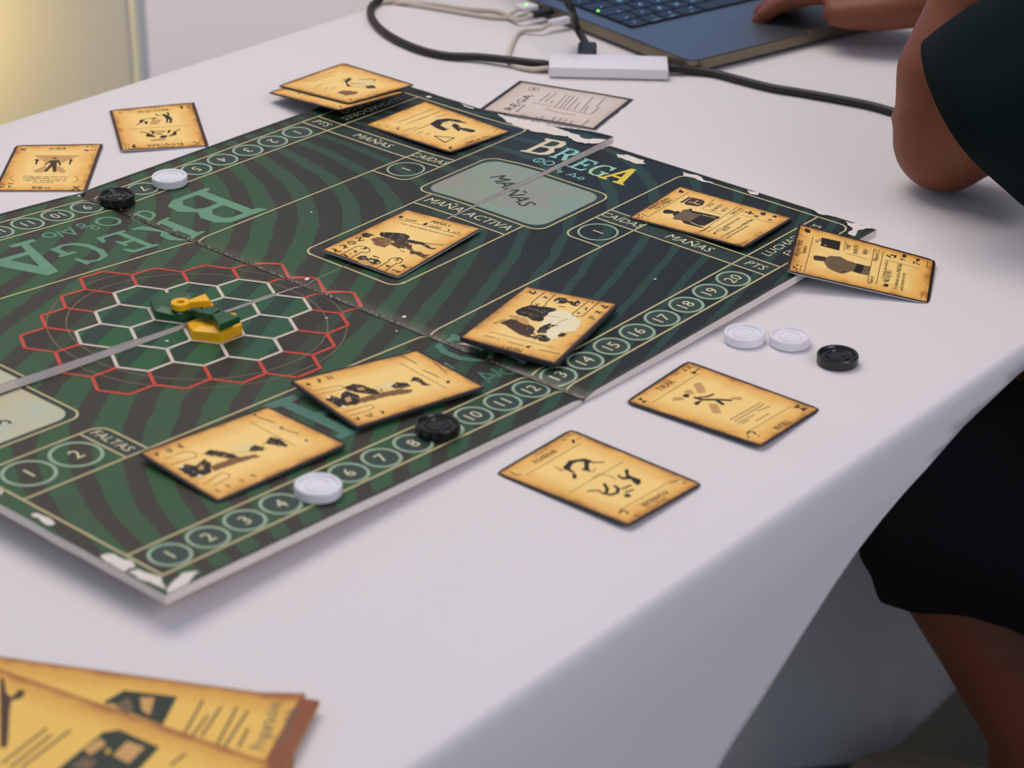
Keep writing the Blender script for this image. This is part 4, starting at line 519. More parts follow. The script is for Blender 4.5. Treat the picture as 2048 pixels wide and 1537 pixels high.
for g, y, x, wd, h, m in (('B', 3.10, 18.72, 1.62, 1.62, 'b_cream'), ('R', 1.66, 18.75, 1.0, 1.1, 'b_aqua'), ('E', .74, 18.75, .95, 1.1, 'b_aqua'), ('G', -.05, 18.72, .95, 1.15, 'b_mint'), ('A', -.78, 18.70, 1.25, 1.5, 'b_yellow')):
    P.glyph(SERIF[g], (x, y), (0, -wd), (h, 0), m, 2)
yy = [1.72, 1.22, .72, .05, -.4]
P.ring((18.25, yy[0]), .2, .06, 'b_aqua', 2, 18); P.stroke([(18.05, yy[0]), (18.45, yy[0])], .05, 'b_aqua', 2); P.ring((18.25, yy[1]), .2, .06, 'b_aqua', 2, 18)
P.stroke([(18.25, yy[2] + .2), (18.25, yy[2] - .2)], .05, 'b_aqua', 2); P.ring((18.38, yy[2] + .1), .07, .04, 'b_aqua', 2, 10); P.ring((18.12, yy[2] - .1), .07, .04, 'b_aqua', 2, 10)
P.stroke([(18.08, yy[3] + .2), (18.42, yy[3]), (18.08, yy[3] - .2)], .05, 'b_aqua', 2); P.stroke([(18.16, yy[3] + .16), (18.16, yy[3] - .3)], .04, 'b_aqua', 2); P.ring((18.2, yy[4]), .11, .05, 'b_aqua', 2, 12)
# bare cardboard where edge print tore off; patches along the fold are painted tape glare
def ragged(pts, amp, step):
    out = []
    for (a, b), (c, d) in zip(pts, pts[1:] + pts[:1]):
        n = max(1, int(math.hypot(c - a, d - b) / step))
        for k in range(n): out.append((a + (c - a) * k / n + (random.uniform(-amp, amp) if k else 0), b + (d - b) * k / n + (random.uniform(-amp, amp) if k else 0)))
    return out
for c in CHIPS_AND_GLARE: P.poly(ragged(c, .06, .16), 'board_edge', 5)
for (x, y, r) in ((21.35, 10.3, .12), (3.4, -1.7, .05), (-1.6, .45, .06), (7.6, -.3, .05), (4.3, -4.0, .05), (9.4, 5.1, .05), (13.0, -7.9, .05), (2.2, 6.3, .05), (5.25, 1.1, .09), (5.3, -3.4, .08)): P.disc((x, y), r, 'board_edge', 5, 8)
slots = ['board', 'board_edge', 'boardframe'] + [k for k in ('cream', 'hexwhite', 'red', 'thin', 'ringgreen', 'ringdark', 'letter', 'teal', 'b_cream', 'b_aqua', 'b_mint', 'b_yellow', 'label', 'ink', 'labelbg', 'pile_r', 'pile_l', 'hexfill', 'hexbrown')]
IDX = {k: i for i, k in enumerate(slots)}
BC = B2W(XF, YC); BC.z = ZT
board = tag(empty('game_board', BC), 'worn dark green folding board game lying open on the white table', 'game board')
TH = .285
def clamp_z(v): return Vector((v.x, v.y, max(v.z, ZT + .0004)))
XL, XR, YN, YF = -12.0, 21.5, -11.36, 12.78
for nm, (xa, xb, ya, yb), lab in (('board_panel', (XL, XF - .07, YN, YS - .02), 'near left quarter of the board with the low track numbers'), ('board_panel', (XF + .07, XR - .02, YN, YS - .02), 'near right quarter of the board'), ('board_panel', (XL, XF - .07, YS + .02, YF), 'far left quarter of the board, slightly raised'), ('board_panel', (XF + .07, XR + .28, YS + .02, YF), 'far right quarter of the board with a torn edge')):
    cx = [xa] + [x for x in [XF + s * d for d in (.12, .22, .34, .5) for s in (-1, 1)] + [i * 1.0 for i in range(-12, 23)] if xa + .08 < x < xb - .08] + [xb]
    cy = [ya] + [y for y in [float(i) for i in range(-11, 13)] if ya + .08 < y < yb - .08] + [yb]
    cx = sorted(cx); cy = sorted(cy)
    bm = bmesh.new(); lay = bm.verts.layers.float.new('stripe')
    # decals first, cut to the panel and to its grid
    P.add(bm, IDX, lambda x, y, L: Vector((x, y, L * .0032)))
    for co, no in (((xa + .01, 0, 0), (-1, 0, 0)), ((xb - .02, 0, 0), (1, 0, 0)), ((0, ya + .01, 0), (0, -1, 0)), ((0, yb - .02, 0), (0, 1, 0))):
        bmesh.ops.bisect_plane(bm, geom=bm.verts[:] + bm.edges[:] + bm.faces[:], dist=1e-5, plane_co=co, plane_no=no, clear_outer=True)
    for x in cx[1:-1]: bmesh.ops.bisect_plane(bm, geom=bm.verts[:] + bm.edges[:] + bm.faces[:], dist=1e-6, plane_co=(x, 0, 0), plane_no=(1, 0, 0))
    for y in cy[1:-1]: bmesh.ops.bisect_plane(bm, geom=bm.verts[:] + bm.edges[:] + bm.faces[:], dist=1e-6, plane_co=(0, y, 0), plane_no=(0, 1, 0))
    sv = [(v, v.co.x, v.co.y, v.co.z) for v in bm.verts]
    for v, x, y, z in sv: v.co = B2W(x, y, z) - BC
    st = {v: phase(x, y) for v, x, y, z in sv}
    # the slab
    g = []
    for i, x in enumerate(cx):
        row = []
        for j, y in enumerate(cy):
            px, py = x, y
            if i == len(cx) - 1 and x > 10: px += .10 * mnoise.noise(Vector((3, y * 1.3, 0))) - .02
            if i == 0 and x < 0: px += .05 * mnoise.noise(Vector((7, y * 1.1, 0)))
            if j == 0 and y < -5: py += .04 * mnoise.noise(Vector((x * .9, 5, 0)))
            v = bm.verts.new(B2W(x, y) - BC + Vector(((px - x) * U, (py - y) * U, 0))); st[v] = phase(x, y); row.append(v)
        g.append(row)
    low = [[bm.verts.new(clamp_z(v.co + BC + Vector((0, 0, -TH * U))) - BC) for v in r] for r in g]
    for r in low:
        for v in r: st[v] = 0
    nx, ny = len(cx), len(cy)
    for i in range(nx - 1):
        for j in range(ny - 1):
            bm.faces.new((g[i][j], g[i + 1][j], g[i + 1][j + 1], g[i][j + 1])).material_index = 0
            bm.faces.new((low[i][j], low[i][j + 1], low[i + 1][j + 1], low[i + 1][j])).material_index = 1
    ring = [(i, 0) for i in range(nx)] + [(nx - 1, j) for j in range(1, ny)] + [(i, ny - 1) for i in range(nx - 2, -1, -1)] + [(0, j) for j in range(ny - 2, 0, -1)]
    for (a, b), (c, d) in zip(ring, ring[1:] + ring[:1]):
        bm.faces.new((g[a][b], low[a][b], low[c][d], g[c][d])).material_index = 1
    # dark rim of the print along the outer edges
    for v in bm.verts: v[lay] = st.get(v, 0)
    o = obj(nm, bm, [M[k] for k in slots], board, sharp='keep'); o['label'] = lab
# dark edge wear lines are thin strips on the outer border of each panel
bm = bmesh.new(); Q = Print()
for pts in ([(XL + .05, YN + .06), (XF, YN + .05), (XR - .08, YN + .06)], [(XR - .1, YN + .1), (XR - .1, YS - .1)], [(XR + .18, YS + .1), (XR + .18, YF - .1)], [(XR + .16, YF - .08), (XL + .1, YF - .08)]):
    Q.stroke(pts, .13, 'boardframe', 1, step=.5)
Q.add(bm, {'boardframe': 0}, lambda x, y, L: B2W(x, y, .0105) - BC)
obj('dark_rim', bm, M['boardframe'], board, sharp='keep')
# dark hinge in the fold and clear tape over it
M['hinge'] = mat('dark_fold_hinge', (44, 36, 22), .3, .6, .4, 90, .5, 260)
bm = bmesh.new(); prev = None
for k in range(81):
    y = YN + .04 + (YF - YN - .08) * k / 80; wd = .10 + .035 * mnoise.noise(Vector((y * 1.4, 9, 1)))
    row = [bm.verts.new(B2W(XF + d, y, .0165 + .012 * abs(mnoise.noise(Vector((y * 2.1, d, 4))))) - BC) for d in (-wd, 0, wd)]
    if prev:
        for i in range(2): bm.faces.new((prev[i], row[i], row[i + 1], prev[i + 1]))
    prev = row
obj('fold_hinge', bm, M['hinge'], board, sharp='keep')
tp = bpy.data.materials.new('clear_tape'); tp.use_nodes = True; nt = tp.node_tree; b = nt.nodes['Principled BSDF']
b.inputs['Base Color'].default_value = lin((150, 130, 90)); b.inputs['Roughness'].default_value = .3; b.inputs['Alpha'].default_value = .014; b.inputs['Specular IOR Level'].default_value = .7
tcn = nt.nodes.new('ShaderNodeTexCoord'); nn = nt.nodes.new('ShaderNodeTexNoise'); nn.inputs['Scale'].default_value = 90; bpn = nt.nodes.new('ShaderNodeBump'); bpn.inputs['Strength'].default_value = .5; bpn.inputs['Distance'].default_value = .002
nt.links.new(tcn.outputs['Object'], nn.inputs['Vector']); nt.links.new(nn.outputs[0], bpn.inputs['Height']); nt.links.new(bpn.outputs[0], b.inputs['Normal'])
bm = bmesh.new(); prev = None
offs = [-.85, -.65, -.5, -.3, -.12, 0, .12, .3, .5, .65, .85]
for k in range(61):
    y = YN + .1 + (YF - YN - .2) * k / 60
    row = [bm.verts.new(B2W(XF + d + .05 * mnoise.noise(Vector((y * .8, d, 2))) * (abs(d) > 1), y, .022 + (.05 * (1 - abs(d) / .5) if abs(d) < .5 else 0) + .012 * mnoise.noise(Vector((y * 1.7, d * 2, 0)))) - BC) for d in offs]
    if prev:
        for i in range(len(offs) - 1): bm.faces.new((prev[i], row[i], row[i + 1], prev[i + 1]))
    prev = row
o = obj('fold_tape', bm, tp, board, smooth=True, sharp='keep'); o['label'] = 'strip of clear tape over the fold'

# ---------------------------------------------------------------- cards
def card_obj(name, key, label, group, L=CHX * 2, H=CHY * 2, body='card', side='card_side', thick=.0006, cat='card', lab_side=None):
    p = POSES[key]; a, b_, c, d = p['z']; zc = sum(p['z']) / 4
    def zf(u, v):        # u,v in -1..1
        return ((a * (1 - u) + b_ * (1 + u)) * (1 + v) + (d * (1 - u) + c * (1 + u)) * (1 - v)) / 4 - zc
    bm = bmesh.new(); nx, ny = 18, 12; g = []; lo = []
    for i in range(nx + 1):
        r0, r1 = [], []
        for j in range(ny + 1):
            u, v = 2 * i / nx - 1, 2 * j / ny - 1; x, y = u * L / 2, v * H / 2
            if i in (0, nx) and j in (0, ny): x -= math.copysign(.0009, u); y -= math.copysign(.0009, v)
            r0.append(bm.verts.new((x, y, zf(u, v)))); r1.append(bm.verts.new((x, y, max(zf(u, v) - thick, ZT + .0001 - zc))))
        g.append(r0); lo.append(r1)
    for i in range(nx):
        for j in range(ny):
            bm.faces.new((g[i][j], g[i + 1][j], g[i + 1][j + 1], g[i][j + 1])); bm.faces.new((lo[i][j], lo[i][j + 1], lo[i + 1][j + 1], lo[i + 1][j])).material_index = 1
    ring = [(i, 0) for i in range(nx)] + [(nx, j) for j in range(ny)] + [(i, ny) for i in range(nx, 0, -1)] + [(0, j) for j in range(ny, 0, -1)]
    for (e, f), (k, l) in zip(ring, ring[1:] + ring[:1]): bm.faces.new((g[e][f], lo[e][f], lo[k][l], g[k][l])).material_index = 1
    bm.normal_update()
    Q = Print(); mats = [M[body], M[side]]; idx = {}
    put_art(Q, ART[key], .38 if key in ('c5', 'c11', 'c12', 'c13', 'c8', 'c10') else 0)
    for m in sorted({q[2] for q in Q.P}): idx[m] = len(mats); mats.append(M[m])
    Q.add(bm, idx, lambda x, y, Lr: Vector((x / 1000, y / 1000, zf(x / 500 / L, y / 500 / H) + .00010 + Lr * .000015)))
    o = obj(name, bm, mats, sharp='keep'); o.location = (p['x'], p['y'], zc); o.rotation_euler = (0, 0, p['t'])
    return tag(o, label, cat, group)
def rough(pts, amp):
    if not amp: return pts
    out = []
    for (a, b), (c, d) in zip(pts, pts[1:] + pts[:1]):
        n = max(1, int(math.hypot(c - a, d - b) / 1.1))
        for k in range(n):
            x, y = a + (c - a) * k / n, b + (d - b) * k / n; w_ = amp if k else amp * .4
            out.append((x + random.uniform(-w_, w_), y + random.uniform(-w_, w_)))
    return out
def put_art(Q, items, sketch=0):
    for n, it in enumerate(items):
        L = 1 + n * .12
        if it[0] == 'p':
            Q.poly(rough(it[2], sketch), it[1], L); xs_ = [q[0] for q in it[2]]; ys_ = [q[1] for q in it[2]]; wx, wy = max(xs_) - min(xs_), max(ys_) - min(ys_)
            if sketch and it[1] in 'KDM' and wx * wy > 22:
                for k in range(int(min(26, wx * wy / 5))):
                    i = random.randrange(len(it[2])); q0 = Vector(it[2][i]); q1 = Vector(it[2][(i + 1) % len(it[2])]); c_ = Vector((sum(xs_) / len(xs_), sum(ys_) / len(ys_)))
                    b_ = q0.lerp(q1, random.random()).lerp(c_, random.uniform(-.12, .75)); an = random.uniform(0, 6.28); ln = random.uniform(.8, 2.2)
                    Q.stroke([b_, b_ + Vector((math.cos(an), math.sin(an))) * ln * .5 + Vector((.2, -.1)), b_ + Vector((math.cos(an + .5), math.sin(an + .5))) * ln], random.uniform(.14, .34), random.choice('TMLK') if it[1] == 'K' else random.choice('KTM'), L + .5)
        elif it[0] == 's': Q.stroke(it[3], it[2], it[1], L, step=5)
        elif it[0] == 't': Q.text(it[2], it[3], it[4], it[5], it[1], L)
        elif it[0] == 'c': Q.disc(it[2], it[3], it[1], L)
        elif it[0] == 'r': Q.ring(it[2], it[3], it[4], it[1], L, 24)
G1 = 'move cards on the tablecloth'; G2 = 'trick cards on the board'; G3 = 'fighter cards'
card_obj('move_card', 'c1', 'parchment card titled TIRAR with a black stick figure, on the cloth below the right checkers', G1)
card_obj('move_card', 'c2', 'parchment card with two grappling black figures, on the cloth below the board\'s near edge', G1)
card_obj('move_card', 'c3', 'parchment card titled BLOQUEAR with grabbing arms, on the cloth beyond the board\'s far left edge', G1, side='card_white')
card_obj('move_card', 'c4', 'parchment card titled SUBIR with a standing figure and two arrows, at the far left', G1, side='card_white')
card_obj('trick_card', 'c5', 'parchment card titled MAÑA 6 with a bent figure, beside MAÑA ACTIVA', G2, side='card_white', thick=.0006)
card_obj('trick_card', 'c11', 'parchment card with a pale bald head and dark hair, right of the board fold', G2, thick=.0024)
card_obj('trick_card', 'c12', 'parchment card showing two wrestlers, behind the near track\'s black checker', G2, thick=.0013)
card_obj('trick_card', 'c13', 'parchment card showing two wrestlers, behind the near track\'s white checker', G2, thick=.0013)
card_obj('fighter_card', 'c6', 'parchment fighter card with a sashed man and a round crest, in the board\'s right corner', G3)
card_obj('fighter_card', 'c7', 'parchment fighter card with a castle crest, leaning off the board\'s right corner', G3, side='card_white')
card_obj('fighter_card', 'c8', 'parchment card with a man\'s bust and black triangle, at the far MAÑAS corner', G3)
card_obj('fighter_card', 'c9', 'lower of the two parchment cards overhanging the far corner of the board', G3)
card_obj('fighter_card', 'c10', 'upper of the two parchment cards overhanging the far corner of the board', G3)

# reference sheet half under the board
M['sheet'] = card_mat('pale_parchment_sheet', SHEET['L'] / 2 - .001, SHEET['S'] / 2 - .001, (222, 208, 198), (214, 196, 182), (188, 160, 140), (34, 30, 30), .0024, .6)
L, H = SHEET['L'], SHEET['S']; bm = bmesh.new(); nx, ny = 24, 16; g = []; lo = []
def szf(x, y): return .0009 + .0006 * math.sin(x * 70 + 1) * (x > 0) * min(1, x / .02) * (1 + math.sin(y * 90)) / 2
for i in range(nx + 1):
    r0, r1 = [], []
    for j in range(ny + 1):
        x, y = L * (i / nx - .5), H * (j / ny - .5)
        if i == nx: x += .0012 * mnoise.noise(Vector((y * 120, 1, 0)))
        r0.append(bm.verts.new((x, y, szf(x, y)))); r1.append(bm.verts.new((x, y, szf(x, y) - .0004)))
    g.append(r0); lo.append(r1)
for i in range(nx):
    for j in range(ny):
        bm.faces.new((g[i][j], g[i + 1][j], g[i + 1][j + 1], g[i][j + 1])); bm.faces.new((lo[i][j], lo[i][j + 1], lo[i + 1][j + 1], lo[i + 1][j])).material_index = 1
ring = [(i, 0) for i in range(nx)] + [(nx, j) for j in range(ny)] + [(i, ny) for i in range(nx, 0, -1)] + [(0, j) for j in range(ny, 0, -1)]
for (e, f), (k, l) in zip(ring, ring[1:] + ring[:1]): bm.faces.new((g[e][f], lo[e][f], lo[k][l], g[k][l])).material_index = 1
Q = Print(); put_art(Q, ART['sheet']); mats = [M['sheet'], M['board_edge']]; idx = {}
for m in sorted({q[2] for q in Q.P}): idx[m] = len(mats); mats.append(M[m])
Q.add(bm, idx, lambda x, y, Lr: Vector((x / 1000, y / 1000, szf(x / 1000, y / 1000) + .0001 + Lr * .00002)))
o = obj('reference_sheet', bm, mats, sharp='keep'); o.location = (SHEET['x'], SHEET['y'], ZT); o.rotation_euler = (0, 0, SHEET['t'])
tag(o, 'pale black-bordered BREGA sheet, half under the board near the white hub', 'paper sheet')

# rule booklets at the near left corner
BL, BS = .21, .148
M['book'] = card_mat('booklet_parchment', BL / 2, BS / 2, (240, 194, 90), (222, 164, 66), (164, 96, 44), (150, 84, 40), .0012, .8)
M['book_end'] = mat('booklet_brown_end', (142, 80, 46), .55, .35, .2, 80)
M['book_side'] = mat('booklet_side', (196, 160, 120), .7, .3, .1, 100)
for key, lab, zlo in (('book3', 'lowest booklet, only its corner peeking from under the other two', .0005), ('book2', 'middle rule booklet with its Preparación heading showing at the right end', .0032), ('book1', 'topmost rule booklet with a dark figure, at the lower left corner', .0062)):
    (ax, ay, az), th = BOOKS[key]
    o = tag(empty('rule_booklet', (ax + math.cos(th) * -BL / 2 + math.sin(th) * BS / 2, ay + math.sin(th) * -BL / 2 - math.cos(th) * BS / 2, az), th), lab, 'booklet', 'rule booklets at the table corner')
    zc = az - ZT
    for pn, z0, z1, inset in (('back_page', zlo - zc, zlo - zc + .0009, .0006), ('middle_page', zlo - zc + .0011, zlo - zc + .0018, .0003), ('front_page', -.0007, 0, 0)):
        bm = bmesh.new(); box(bm, (inset, 0, (z0 + z1) / 2), (BL - inset * 2, BS - inset * 2, z1 - z0), .0002, seg=1, mi=0)
        mats = [M['book_side'] if pn != 'front_page' else M['book']]
        if pn == 'front_page' and key in ART:
            Q = Print(); sh = lambda p: (p[0] + BL * 500, p[1] + BS * 500)
            if key == 'book2': Q.poly([(BL * 500 - 11, -BS * 500 + .5), (BL * 500 - .5, -BS * 500 + .5), (BL * 500 - .5, BS * 500 - .5), (BL * 500 - 9, BS * 500 - .5)], 'book_end', 1)
            its = []
            for it in ART[key]:
                if it[0] == 'p': its.append(('p', it[1], [sh(p) for p in it[2]]))
                elif it[0] == 's': its.append(('s', it[1], it[2], [sh(p) for p in it[3]]))
                else: its.append(('t', it[1], it[2], sh(it[3]), sh(it[4]), it[5]))
            put_art(Q, its); idx = {}
            for m in sorted({q[2] for q in Q.P}): idx[m] = len(mats); mats.append(M[m])
            Q.add(bm, idx, lambda x, y, Lr: Vector((x / 1000, y / 1000, .0001 + Lr * .00003)))
        obj(pn, bm, mats, o, sharp='keep')

# ---------------------------------------------------------------- checkers
M['disc_w'] = mat('white_plastic', (236, 234, 240), .3, .5, .01, 60, sss=.15)
M['disc_b'] = mat('black_plastic', (24, 20, 18), .22, .6, .05, 60)
def checker(p, m, label, tilt=(0, 0)):
    bm = bmesh.new(); R = .0120; h = .0060
    prof = [(0, 0), (R - .0007, 0), (R, .0007), (R, h - .0007), (R - .0006, h), (R - .0016, h), (R - .0021, h - .0005), (R - .0025, h - .0016), (.0072, h - .0016), (.0068, h - .0007), (.0060, h - .0007), (.0056, h - .0014), (.0040, h - .0014), (.0034, h - .0008), (0, h - .0008)]
    lathe(bm, prof, 48)
    o = obj('checker', bm, M[m], smooth=True, sharp=35); o.location = p; o.rotation_euler = (tilt[0], tilt[1], 0)
    return tag(o, label, 'game piece', 'plastic checkers')
checker((.1397, .1967, .7477), 'disc_w', 'white plastic checker on the far number track beside circle 5', (.003, -.02))
checker((.0947, .1977, .7475), 'disc_b', 'black plastic checker at the far end of the board fold', (.0, .0))
checker((-.0033, -.1775, .7485), 'disc_b', 'black plastic checker between circles 8 and 10 of the near track', (0, .035))
checker((-.0967, -.1826, .7528), 'disc_w', 'white plastic checker beside circle 4 of the near track', (0, .035))
checker((.2119, -.2232, ZT + .0003), 'disc_w', 'left one of the two white checkers lying on the tablecloth')
checker((.2264, -.2453, ZT + .0003), 'disc_w', 'white checker on the tablecloth next to the black one')
checker((.2238, -.2800, ZT + .0003), 'disc_b', 'black plastic checker lying on the tablecloth')

# ---------------------------------------------------------------- the two wrestler tokens
M['tok_y'] = mat('yellow_plastic', (250, 186, 12), .42, .5, .03, 90, sss=.05)
M['tok_g'] = mat('green_plastic', (16, 82, 40), .4, .5, .05, 90)
def token(name, cx, cy, z, m, label, notch, ring_c, wedge, hole, post, zr):
    """hexagon base under a ring-headed body that reaches across"""
    o = tag(empty(name, (cx, cy, z)), label, 'game piece', 'wrestler tokens on the hexagons')
    R = .0166; hexp = [(R * math.cos(k * PI / 3), R * math.sin(k * PI / 3)) for k in range(6)]
    bm = bmesh.new(); hb = .0062
    bot = [bm.verts.new((x, y, 0)) for x, y in hexp]; mid = [bm.verts.new((x, y, hb - (.0022 if k in notch else 0))) for k, (x, y) in enumerate(hexp)]
    inn = [bm.verts.new((x * .62, y * .62, hb + (.0014 if k not in notch else -.0014))) for k, (x, y) in enumerate(hexp)]; cc = bm.verts.new((0, 0, hb + .0002))
    bm.faces.new(bot[::-1])
    for k in range(6):
        k2 = (k + 1) % 6; bm.faces.new((bot[k], bot[k2], mid[k2], mid[k])); bm.faces.new((mid[k], mid[k2], inn[k2], inn[k])); bm.faces.new((inn[k], inn[k2], cc))
    es = [e for e in bm.edges]; bmesh.ops.bevel(bm, geom=es, offset=.0005, segments=2, affect='EDGES', profile=.5)
    obj('base', bm, M[m], o, smooth=True, sharp=30)
    # ring head
    bm = bmesh.new(); rc = Vector(ring_c); r1, r0, hh = .0056, (.0022 if hole else 0), .0040
    prof = [(r0, zr + .0004), (r0 + .0004, zr), (r1 - .0004, zr), (r1, zr + .0004), (r1, zr + hh - .0004), (r1 - .0004, zr + hh), (r0 + .0004, zr + hh), (r0, zr + hh - .0004)]
    lathe(bm, prof + [prof[0]] if hole else [(0, zr), (r1, zr), (r1, zr + hh - .0004), (r1 - .0004, zr + hh), (0, zr + hh)], 28, (rc.x, rc.y, 0)); obj('head', bm, M[m], o, smooth=True, sharp=35)
    bm = bmesh.new(); fs = prism(bm, wedge, zr, zr + hh); bmesh.ops.bevel(bm, geom=bm.edges[:], offset=.0004, segments=2, affect='EDGES'); obj('body', bm, M[m], o, smooth=True, sharp=30)
    bm = bmesh.new(); prism(bm, post, .004, zr + .001); bmesh.ops.bevel(bm, geom=bm.edges[:], offset=.0003, segments=1, affect='EDGES'); obj('neck', bm, M[m], o)
    return o
zY, zG = B2W(0, 0).z + .0003, B2W(0, 1.74).z + .0003
cO, cN = B2W(0, 0), B2W(0, 1.732)
def rel(pts, c): return [(x - c.x, y - c.y) for x, y in pts]
token('wrestler_token', cO.x, cO.y - .0006, zY, 'tok_y', 'yellow wrestler token, its ring head lying across the green one', (2, 1), rel([(-.0045, .0232)], cO)[0], rel([(.0006, .0216), (-.0017, .0188), (.0080, .0108), (.0128, .0212)], cO), True, rel([(.0068, .0125), (.0096, .0105), (.0112, .0145), (.0086, .0165)], cO), .0094)
token('wrestler_token', cN.x, cN.y + .0006, zG, 'tok_g', 'dark green wrestler token, its solid head lying across the yellow one', (5, 4), rel([(-.0010, -.0005)], cN)[0], rel([(.0030, -.0035), (-.0040, -.0040), (-.0115, -.0190), (.0042, -.0192)], cN), False, rel([(.0012, .0128), (-.0036, .0130), (-.0036, .0020), (.0012, .0020)], cN), .0072)
# ---------------------------------------------------------------- laptop
M['alu'] = mat('grey_aluminium', (112, 116, 124), .38, .5, .02, 200, .05, 900, metal=.85)
M['alu_side'] = mat('laptop_side_metal', (132, 120, 100), .35, .5, .03, 60, metal=.6)
M['well'] = mat('keyboard_well', (8, 12, 22), .5, .5)
M['key'] = mat('black_key', (14, 18, 30), .45, .5, .05, 200)
M['glow'] = mat('backlit_legend', (150, 190, 205), .5, .3, emit=(140, 200, 225), estr=.9)
M['led_g'] = mat('green_led', (90, 230, 80), .4, .3, emit=(90, 235, 60), estr=3.0)
M['screen'] = mat('lit_screen', (20, 40, 70), .3, .5, emit=(105, 140, 190), estr=1.2)
M['rubber'] = mat('black_rubber', (24, 24, 24), .6, .4, .05, 100)
M['port'] = mat('dark_port', (12, 12, 12), .6, .3)
lap = tag(empty('laptop', (.5723, .0835, ZT), math.radians(-11.9)), 'open grey laptop with a black backlit keyboard, on the table at the top', 'laptop')
LWd, LDp = .304, .214
def rr(x0, y0, x1, y1, r): return [(p[0], p[1]) for p in rrect(x0, y0, x1, y1, r)]
bm = bmesh.new(); prism(bm, rr(0, 0, LWd, LDp, .010), .0030, .0124, 0)
top = [f for f in bm.faces if abs(f.normal.z) < .5]; bm.normal_update()
for f in bm.faces: f.material_index = 0 if f.normal.z > .5 else 1
bmesh.ops.bevel(bm, geom=[e for e in bm.edges if abs(e.verts[0].co.z - e.verts[1].co.z) < 1e-6], offset=.0009, segments=2, affect='EDGES')
obj('base', bm, [M['alu'], M['alu_side']], lap, smooth=True, sharp=35)
bm = bmesh.new(); box(bm, (LWd / 2, .0028, .0114), (.05, .0058, .0022), .0008); obj('finger_notch', bm, M['alu_side'], lap)
for x, y in ((.02, .02), (LWd - .02, .02), (.02, LDp - .02), (LWd - .02, LDp - .02)):
    bm = bmesh.new(); lathe(bm, [(0, 0.0002), (.006, 0.0002), (.006, .0032), (0, .0032)], 20, (x, y, 0)); obj('foot', bm, M['rubber'], lap)
bm = bmesh.new(); prism(bm, rr(.0157, .0895, LWd - .0157, .197, .003), .01235, .01255); obj('keyboard_well', bm, M['well'], lap)
bm = bmesh.new(); prism(bm, rr(.092, .006, .212, .082, .004), .01238, .01252); obj('trackpad', bm, M['alu'], lap)
# ports on the left side
for y, wd in ((.150, .009), (.176, .009), (.196, .016)):
    bm = bmesh.new(); box(bm, (.0002, y, .0078), (.0014, wd, .0030), .0006); obj('port', bm, M['port'], lap)
rows = [
 [('fn', 1), ('control', 1), ('option', 1), ('cmd', 1.25), ('', 5), ('cmd', 1.25), ('option', 1), ('<', 1), ('^', 1), ('>', 1)],
 [('shift', 1.25), ('<', 1)] + [(c, 1) for c in 'ZXCVBNM,.-'] + [('shift', 2.25)],
 [('caps', 1.75)] + [(c, 1) for c in 'ASDFGHJKLÑ'] + [('´', 1), ('ç', .75)],
 [('tab', 1.5)] + [(c, 1) for c in 'QWERTYUIOP'] + [('`', 1), ('+', 1), ('', 1)],
 [('º', 1)] + [(c, 1) for c in '1234567890'] + [("'", 1), ('¡', 1), ('del', 1.5)],
 [('esc', 1.5)] + [('F%d' % i, 1) for i in range(1, 13)] + [('', 1)]]
pitch = (LWd - .0314 - .003) / 14.5
for r, row in enumerate(rows):
    tot = sum(k[1] for k in row); x = .0172; sc = 14.5 / tot; y = .0912 + r * .0176; kh = .0158 if r < 5 else .0100
    for lab_, wd in row:
        kw = wd * sc * pitch; cx = x + kw / 2; cy = y + kh / 2; x += kw
        bm = bmesh.new(); hw = kw / 2 - .0010; hh = kh / 2
        prism(bm, rr(-hw, -hh, hw, hh, .0016), 0, .0011, 0)
        if lab_:
            Q = Print()
            if len(lab_) > 2:
                Q.word(lab_, (0 if lab_ not in ('shift', 'caps', 'tab', 'esc', 'control', 'option', 'cmd', 'fn') else -.0, -hh + .0034), .0016, (1, 0), 'glow', 1)
                if lab_ in ('control', 'option', 'cmd'): Q.word({'control': '^', 'option': 'Z', 'cmd': 'H'}[lab_], (hw - .004, hh - .004), .0022, (1, 0), 'glow', 1)
            else: Q.word(lab_, (0, 0), .0036 if len(lab_) == 1 else .0022, (1, 0), 'glow', 1)
            Q.add(bm, {'glow': 1, 'led_g': 2}, lambda X, Y, L: Vector((X, Y, .0012)))
        o = obj('key', bm, [M['key'], M['glow'], M['led_g']], lap, sharp='keep'); o.location = (cx, cy, .0126)
        if lab_ == 'caps':
            bm = bmesh.new(); lathe(bm, [(0, .0020), (.0010, .0018), (.0010, .0010), (0, .0010)], 14, (-hw + .0030, hh - .0030, 0)); obj('indicator_light', bm, M['led_g'], o)
# lid
lid = empty('lid', (0, LDp - .002, .0125)); lid.parent = lap; lid.rotation_euler = (math.radians(-22), 0, 0)
bm = bmesh.new(); box(bm, (LWd / 2, .003, .105), (LWd, .005, .208), .002); obj('shell', bm, M['alu'], lid)
bm = bmesh.new(); box(bm, (LWd / 2, .0002, .108), (LWd - .012, .0008, .194), .0002); obj('display', bm, M['screen'], lid)
bm = bmesh.new(); tube(bm, [(.03, LDp - .002, .0125), (LWd - .03, LDp - .002, .0125)], .0035); obj('hinge', bm, M['rubber'], lap, smooth=True, sharp=40)

